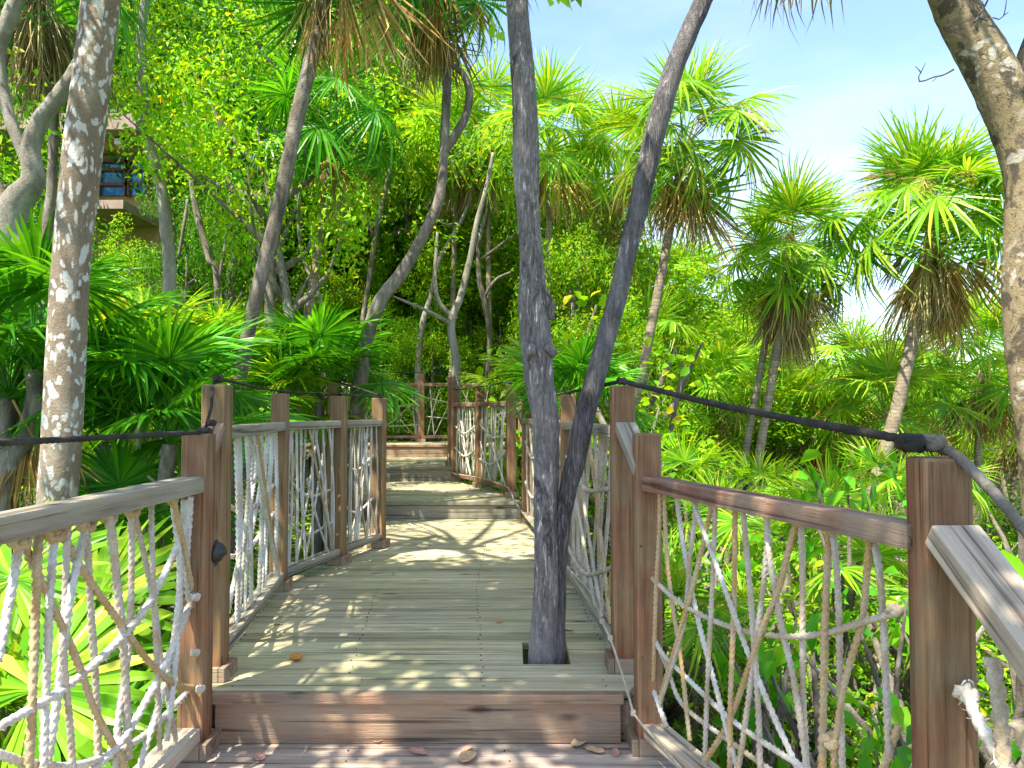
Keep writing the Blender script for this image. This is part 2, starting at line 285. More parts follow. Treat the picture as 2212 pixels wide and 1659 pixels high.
def platform(name_label, ls, rs, y0, y1, z, zlow, mat, rmat, seed, hole=None, nose=True, group='platforms of the stepped boardwalk'):
    rnd = random.Random(seed)
    e = empty('boardwalk_platform', (0, y0, z), name_label, 'deck', group)
    lo = (0, y0, z)
    boards(ls, rs, y0+(.045 if nose else 0), y1, z, rnd, hole).build('deck_boards', mat, e, local=lo)
    xa, xb = lerp(ls, y0), lerp(rs, y0)
    if nose:
        MB().beam((xa, y0+.018, z-.018), (xb, y0+.018, z-.018), .046, .037, .005).build('nosing', rmat, e, local=lo)
        MB().beam((xa+.01, y0+.03, (z+zlow)/2-.02), (xb-.01, y0+.03, (z+zlow)/2-.02), .03, z-zlow-.044, .003).build('riser', rmat, e, local=lo)
    if y0 < 9:
        sc_ = MB(); y = y0+(.045 if nose else 0)
        while y < y1-.1 and y < 8.5:
            a_, b_ = lerp(ls, y), lerp(rs, y)
            for q_ in range(4):
                x_ = a_+.09+(b_-a_-.18)*q_/3
                for dy_ in (.035, .10):
                    if hole and hole[2]-.05 < y+dy_ < hole[3]+.05 and hole[0](0)-.03 < x_ < hole[1](0)+.03: continue
                    t_ = np.arange(6)*math.pi/3; xx = x_+rnd.uniform(-.008, .008); sc_.add([(xx+.0034*math.cos(k_), y+dy_+.0034*math.sin(k_), z+.0035) for k_ in t_]+[(xx+.0034*math.cos(k_), y+dy_+.0034*math.sin(k_), z-.004) for k_ in t_], [tuple(range(6))]+[(k_, k_+6, (k_+1) % 6+6, (k_+1) % 6) for k_ in range(6)])
            y += .138+.0115
        tag(sc_.build('deck_screws', SCREW, e, local=lo), kind='stuff')
    j = MB()
    yy = [y0+.2+k*(y1-y0-.4)/3 for k in range(4)]
    for q in yy:
        j.beam((lerp(ls, q)+.05, q, z-.11), (lerp(rs, q)-.05, q, z-.11), .05, .14, .003)
        for x in (lerp(ls, q)+.12, lerp(rs, q)-.12): j.box((x, q+.06, (z-.06+gz(x, q))/2-.1), (.09, .09, z-.06-gz(x, q)+.2))
    for side, f in ((ls, .012), (rs, -.012)):
        for (ya, xa_), (yb, xb_) in zip(side, side[1:]):
            if yb > y0 and ya < y1: 
                A, B = max(ya, y0+.06), min(yb, y1); j.beam((lerp(side, A)+f*3, A, z-.12), (lerp(side, B)+f*3, B, z-.12), .035, .15, .003)
    j.build('frame', W_RISE, e, local=lo)
    return e
HX0 = at(1128, 1424, 1).x
def hz_(px, py): p = on_plane(px, py, (0, 0, Z1), Vector((0, 0, 1))); return p
h1, h2, h3, h4 = hz_(1130, 1424), hz_(1226, 1424), hz_(1146, 1388), hz_(1240, 1388)
hole = (lambda y: h1.x, lambda y: h2.x+.01, h1.y-.0, h3.y)
L0 = [(1.2, -1.27), (2.9, -1.27)]; R0 = [(1.2, 1.02), (2.9, .60)]
L1 = [(2.82, -1.13), (3.0, -1.30), (4.5, -1.50), (5.2, -1.33), (5.95, -1.15), (7.4, -1.9)]; R1 = [(2.82, .42), (2.95, .52), (4.6, .46), (7.4, .12)]
L2 = [(7.36, -1.9), (9.5, -2.4)]; R2 = [(7.36, .1), (8.8, -.28), (9.5, -.66)]
L3 = [(9.5, -2.4), (11.6, -2.8)]; R3 = [(9.5, -.77), (11.6, -.9)]
L4 = [(11.6, -3.4), (12.9, -3.4)]; R4 = [(11.6, .6), (12.9, .6)]
platform('lowest landing of pinkish boards strewn with dry leaves before first step', L0, R0, 1.25, 2.86, 0, -.2, W_LAND, W_RISE, 1, nose=False)
platform('long greenish plank deck with square hole around twin trunk tree', L1, R1, 2.82, 7.40, Z1, 0, W_DECK, W_RISE, 2, hole)
platform('short deck one step above long greenish deck with grey riser', L2, R2, 7.36, 9.54, Z2, Z1, W_DECK, W_RISEG, 3)
platform('small sunlit step deck with dry leaves below the farthest riser', L3, R3, 9.5, 11.64, Z3, Z2, W_DECK, W_RISEG, 4)
platform('farthest and highest deck running across in front of rope fence', L4, R4, 11.6, 12.9, Z4, Z3, W_DECK, W_RISE, 5)
# hole lining
hb = MB()
cx, cy = (h1.x+h2.x)/2, (h1.y+h3.y)/2
# ------------------------------------------------------------------ railings
PW = .094
def post_mesh(h, wdt=PW, mat=W_POST, seed=0):
    bm = bmesh.new(); bmesh.ops.create_cube(bm, size=1)
    for v in bm.verts: v.co = Vector((v.co.x*wdt, v.co.y*wdt, (v.co.z+.5)*h))
    bmesh.ops.bevel(bm, geom=[e for e in bm.edges], offset=.007, segments=2, profile=.5, affect='EDGES')
    me = bpy.data.meshes.new('post'); bm.to_mesh(me); bm.free(); me.materials.append(mat); return me
def add_post(e, x, y, zb, rz=0, h=1.17, mat=W_POST, base=True, under=.45, wdt=PW):
    org = Vector(e.location)
    o = link('post', post_mesh(h+under, wdt, mat), e); o.location = Vector((x, y, zb-under))-org; o.rotation_euler = (0, 0, rz)
    if base:
        b = MB()
        for a in range(4):
            A = Matrix.Rotation(a*math.pi/2, 3, 'Z'); b.box(A @ Vector((wdt/2+.013, 0, .03)), (.024, wdt+.05 if a % 2 == 0 else wdt-.002, .058), A, .004)
        k = link('post_base', mesh('post_base', np.vstack(b.v), b.f, W_RISE), e); k.location = Vector((x, y, zb))-org; k.rotation_euler = (0, 0, rz)
    return o
def rail_obj(name, e, a, b, w_, h_, mat):
    """beam whose local x is the grain"""
    a, b = Vector(a), Vector(b); d = b-a; l = d.length; x = d.normalized(); y = Vector((0, 0, 1)).cross(x).normalized(); z = x.cross(y)
    mb = MB().box((0, 0, 0), (l, w_, h_), None, .005); o = link(name, mesh(name, np.vstack(mb.v), mb.f, mat), e)
    M = Matrix((x, y, z)).transposed().to_4x4(); M.translation = (a+b)/2-Vector(e.location); o.matrix_local = M; return o
def add_rope(e, pts, r, mat, near=False, rnd=None, name='net_rope', fuzz=0):
    org = np.array(e.location)
    P, t = crom(pts, r*.55 if near else .07)
    if near:
        s = np.linspace(0, 1, len(P)); 
        V, Fc = tube(P, r*(1+.05*np.sin(s*17)), 9, True, 2*math.pi/(r*2.6)/1.0*1.0, .24 if mat not in (ROPEB, ROPEG) else .10)
    else: V, Fc = tube(P, r, 6)
    if fuzz and rnd:
        V = list(V); Fc = list(Fc)
        for _ in range(int(fuzz*len(P)*r*.55*100)):
            i = rnd.randrange(1, len(P)-1); d = Vector([rnd.gauss(0, 1) for _ in range(3)]).normalized(); tt = Vector(P[min(i+1, len(P)-1)]-P[i-1]).normalized()
            d = (d-tt*d.dot(tt)).normalized(); p = Vector(P[i])+d*r*.9; q = p+(d+tt*rnd.uniform(-.9, .9))*r*rnd.uniform(.4, 1.2); q2 = q+Vector([rnd.gauss(0, 1) for _ in range(3)])*r*.3
            n0 = len(V); wv = tt*r*.045; V += [tuple(p-wv), tuple(p+wv), tuple(q+wv), tuple(q-wv), tuple(q2)]; Fc += [(n0, n0+1, n0+2, n0+3), (n0+3, n0+2, n0+4)]
        V = np.array([tuple(v) for v in V])
    return link(name, mesh(name, V-org, Fc, mat, True), e)
def railing(label, posts, zb, top=None, rmat=W_RAIL, pmat=W_POST, nets=True, seed=0, nrope=13, group='rope netting railings along the boardwalk', rope=ROPEF, rr=.008, base=True, rails=True, inner=0):
    rnd = random.Random(seed); e = empty('rope_railing', (posts[0][0], posts[0][1], zb), label, 'railing', group)
    for p in posts: add_post(e, p[0], p[1], zb if len(p) < 4 else p[3], p[2] if len(p) > 2 else 0, mat=pmat, base=base)
    if not rails: return e
    for a, b in zip(posts, posts[1:]):
        A = Vector((a[0], a[1], 0)); B = Vector((b[0], b[1], 0)); d = (B-A).normalized(); A += d*PW*.45; B -= d*PW*.45
        rail_obj('top_rail', e, A+Vector((0, 0, zb+.975)), B+Vector((0, 0, zb+.975)), .082, .05, rmat)
        rail_obj('bottom_rail', e, A+Vector((0, 0, zb+.09)), B+Vector((0, 0, zb+.09)), .082, .045, rmat)
        if nets: net(e, A, B, zb+.115, zb+.948, nrope, rnd, rope, rr)
    return e
def net(e, A, B, z0, z1, n, rnd, mat, rr, near=False, nh=2, fuzz=0):
    l = (B-A).length; d = (B-A).normalized(); nrm = Vector((-d.y, d.x, 0))
    for k in range(n):
        t = (k+.5+rnd.uniform(-.3, .3))/n; t2 = min(.98, max(.02, t+rnd.gauss(0, .15 if k % 3 else .24))); off = rnd.uniform(-.012, .012)
        m_ = A+d*l*((t+t2)/2+rnd.uniform(-.01, .01))+nrm*(off+rnd.uniform(-.012, .012))+Vector((0, 0, (z0+z1)/2))
        add_rope(e, [A+d*l*t+Vector((0, 0, z1+.01))+nrm*off, m_, A+d*l*t2+Vector((0, 0, z0-.01))+nrm*off*.5], rr*rnd.uniform(.8, 1.15), mat if rnd.random() < .75 else (ROPET if mat is ROPE else ROPEF), near, rnd, fuzz=fuzz)
    for k in range(4):
        t = rnd.uniform(0, .6); t2 = min(.99, t+rnd.uniform(.3, .6)); 
        if k % 2: t, t2 = t2, t
        zt = z1 if rnd.random() < .6 else z0+(z1-z0)*rnd.uniform(.5, .9); o2 = nrm*.024*(1 if k % 2 else -1)
        add_rope(e, [A+d*l*t+Vector((0, 0, zt))+o2, A+d*l*(t+t2)/2+Vector((0, 0, (z0+zt)/2-.03))+o2, A+d*l*t2+Vector((0, 0, z0+.0))+o2], rr*.95, ROPET if k == 2 else mat, near, rnd, fuzz=fuzz)
    for k in range(nh):
        za = z0+(z1-z0)*(k+1.15)/(nh+1)+rnd.uniform(-.05, .05); zb_ = za+rnd.uniform(-.2, .12)
        add_rope(e, [A+nrm*.02+Vector((0, 0, za)), A+d*l*.5+nrm*.03+Vector((0, 0, (za+zb_)/2-.10)), B+nrm*.02+Vector((0, 0, zb_))], rr*1.15, mat, near, rnd, fuzz=fuzz)
# posts
A_ = (-1.167, 2.765); B_ = (-1.195, 3.0); F_ = (-1.40, 4.47); G_ = (-1.22, 5.22); H_ = (-1.05, 5.86)
C_ = (.508, 2.80); D_ = (.462, 3.10); I_ = (.36, 4.75); M_ = (.14, 7.15); E_ = (.892, 1.555)
# left landing railing (near)
e = empty('rope_railing', (A_[0], A_[1], 0), 'nearest left railing with grey rail and thick knotted white ropes', 'railing', 'rope netting railings along the boardwalk')
add_post(e, *A_, 0, mat=W_POST); add_post(e, -1.167, .75, 0)
rail_obj('top_rail', e, (-1.172, 2.72, .985), (-1.172, .80, .985), .092, .058, W_RAIL)
rail_obj('bottom_rail', e, (-1.172, 2.72, .085), (-1.172, .80, .085), .092, .05, W_RAILW)
rail_obj('sloped_rail', e, (-1.185, 2.78, 1.015), (-1.19, 2.965, 1.19), .085, .045, W_RAILR)
rn = random.Random(7)
LP = lambda px, py, dx=0: on_plane(px, py, (-1.17+dx, 0, 0), Vector((1, 0, 0)))
for k, (mt, r, pts) in enumerate([
 (ROPEW, .012, [(44, 1165), (22, 1290), (-6, 1430)]), (ROPET, .011, [(48, 1166), (62, 1200), (120, 1323), (173, 1446), (207, 1540), (280, 1675)]),
 (ROPEW, .011, [(118, 1150), (107, 1306), (100, 1480), (93, 1700)]), (ROPET, .012, [(118, 1148), (136, 1160), (180, 1235), (265, 1355), (330, 1440), (380, 1480), (430, 1487)]),
 (ROPEW, .0125, [(188, 1130), (150, 1300), (125, 1500), (98, 1675)]), (ROPE, .011, [(186, 1132), (198, 1350), (208, 1500), (213, 1690)]),
 (ROPE, .014, [(236, 1110), (252, 1256), (268, 1420), (277, 1640)]), (ROPE, .010, [(287, 1095), (330, 1290), (350, 1440), (380, 1600)]),
 (ROPE, .010, [(327, 1085), (329, 1200), (338, 1420), (345, 1620)]), (ROPEW, .013, [(408, 1110), (392, 1160), (330, 1290), (270, 1370), (150, 1480), (-10, 1576)]),
 (ROPEW, .012, [(412, 1072), (404, 1250), (418, 1380), (422, 1560)]), (ROPEW, .014, [(417, 1290), (350, 1450), (270, 1590), (195, 1670)]),
 (ROPEW, .012, [(-10, 1628), (80, 1652), (190, 1648), (310, 1590), (415, 1485)]), (ROPEW, .012, [(372, 1068), (388, 1250), (365, 1440), (298, 1670)]),
 (ROPET, .011, [(372, 1068), (405, 1220), (420, 1330), (412, 1560)]), (ROPEW, .012, [(398, 1080), (388, 1300), (380, 1420), (360, 1600)]),
 (ROPET, .012, [(84, 1140), (80, 1230), (76, 1330), (70, 1500), (60, 1700)]), (ROPE, .010, [(147, 1125), (140, 1300), (136, 1400), (150, 1560), (160, 1700)]), (ROPE, .011, [(282, 1095), (284, 1206), (278, 1400), (255, 1560), (250, 1680)])]):
    add_rope(e, [LP(x, y, rn.uniform(-.018, .018)) for x, y in pts], r*.82, mt, True, rn, fuzz=1.6)
for px, py in ((44, 1162), (118, 1148), (188, 1130), (236, 1112), (287, 1098), (372, 1072)):   # loops where strands pass the rail holes
    p = LP(px, py); add_rope(e, [p+Vector((.0, .03, .02)), p+Vector((.005, .018, -.012)), p+Vector((0, 0, -.018)), p+Vector((-.004, -.018, -.012)), p+Vector((0, -.03, .02))], .012, ROPET, True, rn, fuzz=2)
# frayed knots by the post
def knot(e, p, r, mat, rnd, name='knot', k=.55, fuzz=3, near=True):
    pts = []
    for i in range(26):
        t = i/25*2*math.pi*1.0; pts.append(Vector(p)+Vector(((math.sin(t)+2*math.sin(2*t))*r*k, (math.cos(t)-2*math.cos(2*t))*r*k, -math.sin(3*t)*r*k*1.3)))
    return add_rope(e, pts, r, mat, near, rnd, name, fuzz)
knot(e, LP(420, 1290, .03), .008, ROPEW, rn, fuzz=8); knot(e, LP(432, 1488, .05), .007, ROPEW, rn, fuzz=8); knot(e, LP(421, 1410, .03), .007, ROPEW, rn, fuzz=8)
# left deck railing B F G H
eL = railing('left railing of long greenish deck with four brown posts and white netting', [(*B_, 0), (*F_, .1), (*G_, -.25), (*H_, -.2)], Z1, rmat=W_RAIL, pmat=W_POSTG, nets=False, seed=3)
rn = random.Random(12)
for a, b, n_, rr in ((B_, F_, 14, .0095), (F_, G_, 11, .007), (G_, H_, 12, .0068)):
    A = Vector((*a, 0)); B = Vector((*b, 0)); d = (B-A).normalized(); net(eL, A+d*.06, B-d*.06, Z1+.11, Z1+.948, n_, rn, ROPEW, rr, True, 2, .8)
# right: C D sloped + C-E near railing
e = empty('rope_railing', (C_[0], C_[1], 0), 'nearest right railing with red brown rail and slack tan ropes', 'railing', 'rope netting railings along the boardwalk')
add_post(e, *C_, 0, mat=W_POST); 
a_, b_ = Vector((*C_, 0)), Vector((*E_, 0)); dd = (b_-a_).normalized(); ang = math.atan2(dd.y, dd.x)
add_post(e, *E_, 0, rz=R(-4), mat=W_POST, h=1.155)
rail_obj('top_rail', e, a_+dd*.04+Vector((.0, 0, .985)), b_-dd*.03+Vector((-.01, 0, .985)), .085, .052, W_RAILR)
rail_obj('bottom_rail', e, a_+dd*.04+Vector((0, 0, .085)), b_-dd*.03+Vector((0, 0, .085)), .085, .05, W_RAILW)
rail_obj('sloped_rail', e, (C_[0]-.01, C_[1]-.02, 1.03), (D_[0]+.005, D_[1]-.04, 1.19), .085, .045, W_RAIL)
nrm = Vector((-dd.y, dd.x, 0))
RP = lambda px, py, o=0: on_plane(px, py, a_+nrm*o, nrm)
rn = random.Random(21)
for mt, r, pts in [
 (ROPE, .008, [(1502, 1068), (1502, 1106), (1490, 1206), (1475, 1356), (1425, 1520)]), (ROPEW, .0085, [(1492, 1064), (1505, 1106), (1558, 1250), (1608, 1390), (1661, 1523), (1728, 1670)]),
 (ROPET, .0085, [(1540, 1078), (1515, 1190), (1485, 1306), (1425, 1510)]), (ROPE, .008, [(1546, 1078), (1538, 1272), (1528, 1472), (1521, 1675)]),
 (ROPET, .0085, [(1588, 1088), (1585, 1306), (1578, 1506), (1576, 1690)]), (ROPE, .009, [(1604, 1090), (1625, 1340), (1638, 1540), (1642, 1700)]),
 (ROPE, .009, [(1656, 1104), (1662, 1200), (1685, 1340), (1715, 1472), (1748, 1690)]), (ROPE, .0085, [(1656, 1104), (1655, 1200), (1635, 1372), (1608, 1572), (1590, 1690)]),
 (ROPET, .009, [(1722, 1118), (1700, 1200), (1682, 1272), (1641, 1372), (1575, 1556), (1505, 1670)]), (ROPE, .0085, [(1728, 1118), (1733, 1220), (1733, 1340), (1735, 1506), (1744, 1690)]),
 (ROPET, .010, [(1792, 1132), (1786, 1240), (1782, 1340), (1778, 1506), (1775, 1700)]), (ROPE, .0085, [(1798, 1132), (1808, 1240), (1812, 1340), (1815, 1506), (1820, 1700)]),
 (ROPET, .0085, [(1880, 1152), (1872, 1240), (1862, 1340), (1825, 1472), (1805, 1600), (1800, 1700)]), (ROPE, .0085, [(1886, 1152), (1900, 1240), (1908, 1340), (1915, 1506), (1920, 1640)]),
 (ROPE, .0085, [(1396, 1238), (1475, 1306), (1575, 1353), (1675, 1373), (1775, 1369), (1875, 1340), (1940, 1324)]),
 (ROPEW, .0085, [(1396, 1348), (1430, 1410), (1475, 1456), (1575, 1550), (1675, 1620), (1760, 1670)]), (ROPEW, .009, [(1398, 1438), (1415, 1500), (1440, 1570)]),
 (ROPEW, .0085, [(1460, 1058), (1475, 1172), (1508, 1340), (1552, 1506), (1600, 1690)]), (ROPET, .008, [(1425, 1052), (1424, 1140), (1417, 1272), (1411, 1470)]),
 (ROPE, .008, [(1400, 1345), (1440, 1440), (1475, 1522), (1575, 1600), (1690, 1680)]), (ROPET, .009, [(1940, 1568), (1905, 1665), (1890, 1700)]),
 (ROPET, .008, [(1432, 1054), (1445, 1250), (1470, 1420), (1490, 1600)])]:
    add_rope(e, [RP(x, y, rn.uniform(-.014, .014)) for x, y in pts], r*.9, mt, True, rn, fuzz=1.2)
for px, py in ((1497, 1066), (1543, 1078), (1596, 1088), (1657, 1104), (1725, 1118), (1795, 1132), (1883, 1152)):
    p = RP(px, py); q = dd*.02; add_rope(e, [p-q+Vector((0, 0, .02)), p-q*.7+Vector((0, 0, -.008)), p+Vector((0, 0, -.014)), p+q*.7+Vector((0, 0, -.008)), p+q+Vector((0, 0, .02))], .0095, ROPET, True, rn, fuzz=1.5)
knot(e, RP(1795, 1600), .011, ROPET, rn, fuzz=4); knot(e, RP(1935, 1318), .008, ROPE, rn, fuzz=4); knot(e, RP(1402, 1130, .02), .010, ROPEW, rn, fuzz=4)
knot(e, RP(1398, 1345, .02), .007, ROPEW, rn); knot(e, RP(1400, 1238, .02), .007, ROPEW, rn)
for x, y in ((1386, 1300), (1388, 1420), (1384, 1180)):   # screw plugs in post front
    p = at(x, y, C_[1]-PW/2-.0015); MB().box(p, (.008, .003, .008), None, .001).build('screw', B_DARK, e, local=e.location)
# descending stair railing beside E
e = empty('stair_railing', (E_[0], E_[1], 0), 'bleached stair handrail sloping down toward viewer from large post at right', 'railing')
rail_obj('handrail', e, (.885, 1.50, 1.005), (.905, .75, .50), .098, .05, W_RAILW)
add_post(e, .90, .72, -.62, h=1.25)
rail_obj('bottom_rail', e, (.90, 1.50, .02), (.90, .75, -.46), .085, .05, W_RAILW)
rn = random.Random(5); SP = lambda px, py: on_plane(px, py, (.90, 0, 0), Vector((1, 0, 0)))
add_rope(e, [at(2086, 1482, 1.49), at(2105, 1540, 1.44), at(2150, 1622, 1.37), at(2200, 1720, 1.3)], .0105, ROPEW, True, rn, fuzz=2)
add_rope(e, [at(2142, 1420, 1.38), at(2156, 1500, 1.36), at(2165, 1600, 1.35), at(2175, 1720, 1.34)], .0125, ROPE, True, rn, fuzz=2)
add_rope(e, [at(2200, 1560, 1.25), at(2215, 1600, 1.25), at(2245, 1700, 1.25)], .013, ROPE, True, rn, fuzz=2)
knot(e, at(2090, 1500, 1.485), .010, ROPEW, rn)
STEEL = plain('dull_steel', (.55, .55, .52), .35, .9)
t = [at(2085, 1480, 1.494)+Vector((math.sin(a)*.011, -.008, math.cos(a)*.013)) for a in np.linspace(0, 6.0, 14)]
MB().tube(np.array([tuple(x) for x in t]), .003, 6).build('eye_bolt', STEEL, e, local=e.location, smooth=True)
# right deck railing D I M
def cust_rail(label, pts, zb, seed, rmat, pmat, nr=14, rr=.0085, near=True, rope=ROPE):
    ee = railing(label, pts, zb, rmat=rmat, pmat=pmat, nets=False, seed=seed); r_ = random.Random(seed)
    for a, b in zip(pts, pts[1:]):
        A = Vector((a[0], a[1], 0)); B = Vector((b[0], b[1], 0)); d = (B-A).normalized(); net(ee, A+d*.06, B-d*.06, zb+.11, zb+.948, nr, r_, rope, rr, near, 2, .5 if near else 0)
    return ee
cust_rail('right railing of long greenish deck behind the twin trunk tree', [(*D_, 0), (*I_, 0), (.27, 5.9, 0), (*M_, 0)], Z1, 31, W_RAIL, W_POST)
cust_rail('slim red brown railing beside the middle steps right of centre', [(-.01, 7.75, .2), (-.38, 8.75, .3), (-.74, 9.55, .3)], Z2, 32, W_RAILR, W_POST, 13, .009, False, ROPEW)
cust_rail('railing on left of middle steps half hidden behind leaning trunk', [(-1.75, 7.2, .3), (-2.05, 8.3, .2), (-2.3, 9.4, .2)], Z2, 33, W_RAIL, W_POSTG, 10, .009, False, ROPEF)
cust_rail('olive railing right of the small sunlit step deck', [(-.80, 9.75, 0), (-.92, 11.5, 0)], Z3, 36, W_RAIL, W_POSTG, 10, .008, False, ROPEF)
cust_rail('farthest railing crossing behind the highest deck with sparse netting', [(-3.3, 12.55, 0), (-1.53, 12.55, 0), (.15, 12.55, 0), (1.6, 12.55, 0)], Z4, 34, W_RAILR, W_POST, 8, .009, False, ROPEF)
cust_rail('railing on left of the small sunlit step deck', [(-2.5, 9.9, .1), (-2.75, 11.3, 0)], Z3, 35, W_RAIL, W_POST, 9, .008, False, ROPEF)
# black guide ropes
def guide(label, pts, r, knots, mat=ROPEB, g='black guide ropes over the post tops'):
    e = empty('guide_rope', pts[0], label, 'rope', g); rnd = random.Random(len(label))
    o = add_rope(e, pts, r, mat, r > .0084 and pts[0][1] < 4, rnd, 'strand', .25 if r > .0084 else 0)
    me = o.data
    for k in knots: knot(e, k[0], k[1], mat, rnd, fuzz=1)
    return e
TZ = 1.17
kA = Vector((A_[0]+.02, A_[1]-.0, 1.175)); kB = Vector((B_[0], B_[1], Z1+TZ+.025))
sag = lambda a, b, s: [a, (a+b)/2-Vector((0, 0, s)), b]
guide('black rope over the nearest left post reaching the left frame edge', [Vector((-1.2, .75, 1.19)), Vector((-1.19, 1.8, 1.178)), kA], .0085, [(kA, .011), (kA+Vector((.015, .02, .035)), .008)])
guide('short black rope rising between the two nearest left posts', [kA, kA+Vector((.0, .06, .10)), kB+Vector((-.01, -.03, -.03)), kB], .0065, [(kB, .0095)])
pts = [kB]
for p in (F_, G_, H_): pts += [Vector((p[0], p[1], Z1+TZ+.016))]
pts += [Vector((-1.75, 7.2, Z2+TZ+.015)), Vector((-2.3, 9.4, Z2+TZ+.01))]
guide('black rope along post tops of left deck railing', pts, .007, [(pts[1], .006), (pts[2], .008), (pts[3], .008)])
kE = Vector((E_[0]-.02, E_[1], 1.155+.022)); kD = Vector((D_[0], D_[1], Z1+TZ+.02))
guide('long black rope slanting down to the large post at right', sag(kD, kE+Vector((-.02, 0, .01)), .012), .0105, [(kD, .010), (kE+Vector((-.028, .01, .008)), .0125)])
guide('grey braided rope falling from the large right post to the corner', [kE+Vector((.018, 0, .002)), kE+Vector((.04, -.06, -.03)), kE+Vector((.055, -.25, -.17)), kE+Vector((.06, -.8, -.60))], .0105, [(kE+Vector((.012, 0, .008)), .0115)], ROPEG)
pts = [kD, Vector((I_[0], I_[1], Z1+TZ+.015)), Vector((.27, 5.9, Z1+TZ+.015)), Vector((*M_, Z1+TZ+.015)), Vector((-.01, 7.75, Z2+TZ+.02)), Vector((-.38, 8.75, Z2+TZ+.012)), Vector((-.74, 9.55, Z2+TZ+.01)), Vector((-.92, 11.5, Z3+TZ+.01))]
guide('black rope along right deck railing passing behind the twin trunks', pts, .0085, [(pts[1], .009), (pts[3], .007), (pts[4], .007)])
guide('thin black rope over the farthest railing', [Vector((-3.3, 12.55, Z4+TZ+.03)), Vector((-1.53, 12.55, Z4+TZ+.01)), Vector((.15, 12.55, Z4+TZ+.03)), Vector((1.6, 12.55, Z4+TZ+.02))], .007, [])
# pale cable along right lower rails
CAB = rope_mat('pale_cable', (.62, .54, .40), (.5, .42, .30), 90)
e = empty('cable', (.4, 3, Z1), 'thin pale cable stapled along lower rails of right railings', 'cable')
cp = [at(1470+40, 1700, 2.22), at(1455, 1640, 2.45), at(1368, 1540, 2.72), at(1352, 1480, 2.80), at(1318, 1378, 3.02), at(1300, 1342, 3.12), Vector((.40, 3.9, Z1+.13)), Vector((.30, 4.7, Z1+.13)), Vector((.20, 5.9, Z1+.12)), Vector((.08, 7.1, Z1+.13)), Vector((.02, 7.3, Z1+.2)), Vector((-.07, 7.7, Z2+.12)), Vector((-.43, 8.75, Z2+.12)), Vector((-.78, 9.5, Z2+.12)), Vector((-.82, 9.6, Z2+.35))]
add_rope(e, cp, .0045, CAB, False, None, 'cord')
for p in (cp[2], cp[4], cp[5]): MB().box(p, (.02, .02, .02), None, .005).build('clip', CAB, e, local=e.location)
# small dark lamp on left post
DM = plain('dark_bronze_metal', (.045, .045, .04), .4, .5, .5, 20)
lp = at(466, 1196, 2.83)
e = empty('path_light', lp, 'small dark dome lamp fixed to the side of the nearest left posts', 'lamp')
bm = bmesh.new(); bmesh.ops.create_uvsphere(bm, u_segments=20, v_segments=12, radius=.042)
for v in bm.verts:
    v.co.x = v.co.x*1.0 if v.co.x > 0 else v.co.x*.15
    v.co.z = v.co.z*1.15 if v.co.z > 0 else v.co.z*.8
    if v.co.z < 0: v.co.x *= .75
me = bpy.data.meshes.new('dome'); bm.to_mesh(me); bm.free(); me.materials.append(DM); me.polygons.foreach_set('use_smooth', [True]*len(me.polygons))
o = link('dome', me, e); o.location = (.004, -.012, 0)
MB().box((-.006, -.012, 0), (.012, .075, .10), None, .004).build('back_plate', DM, e)
# ------------------------------------------------------------------ trunks
def trunk_mesh(paths, mat, seed=0, sides=14, step=.06, lump=.07, rough=.02):
    b = MB(); rnd = np.random.default_rng(seed)
    for pts, rads in paths:
        P, t = crom(pts, step); rad = np.interp(t, np.linspace(0, 1, len(rads)), rads); n = len(P)
        ph = rnd.uniform(0, 6, 6); s = np.linspace(0, n*step, n)
        ang = np.arange(sides)*2*np.pi/sides; K = np.zeros((n, sides))
        for i in range(3): K += lump/3*np.sin(s[:, None]*(2.5+3*i)+ph[i]+np.sin(ang*(i+1)+ph[i+3])[None]*2)
        K += rnd.normal(0, rough, (n, sides))
        V, Fc = tube(P, rad, sides, True, knob=1+K); b.add(V, Fc)
    return b
def tree_from(name, label, cat, base, paths, mat, seed=0, group=None, sides=14, **k):
    e = empty(name, base, label, cat, group)
    trunk_mesh(paths, mat, seed, sides, **k).build('trunk', mat, e, True, base); return e
def T(Y, *xyw):   # (px, py, width_px[, dY])
    pts = []; rad = []
    for q in xyw:
        y = Y+(q[3] if len(q) > 3 else 0); pts.append(at(q[0], q[1], y)); rad.append(q[2]*y/F/2)
    return pts, rad
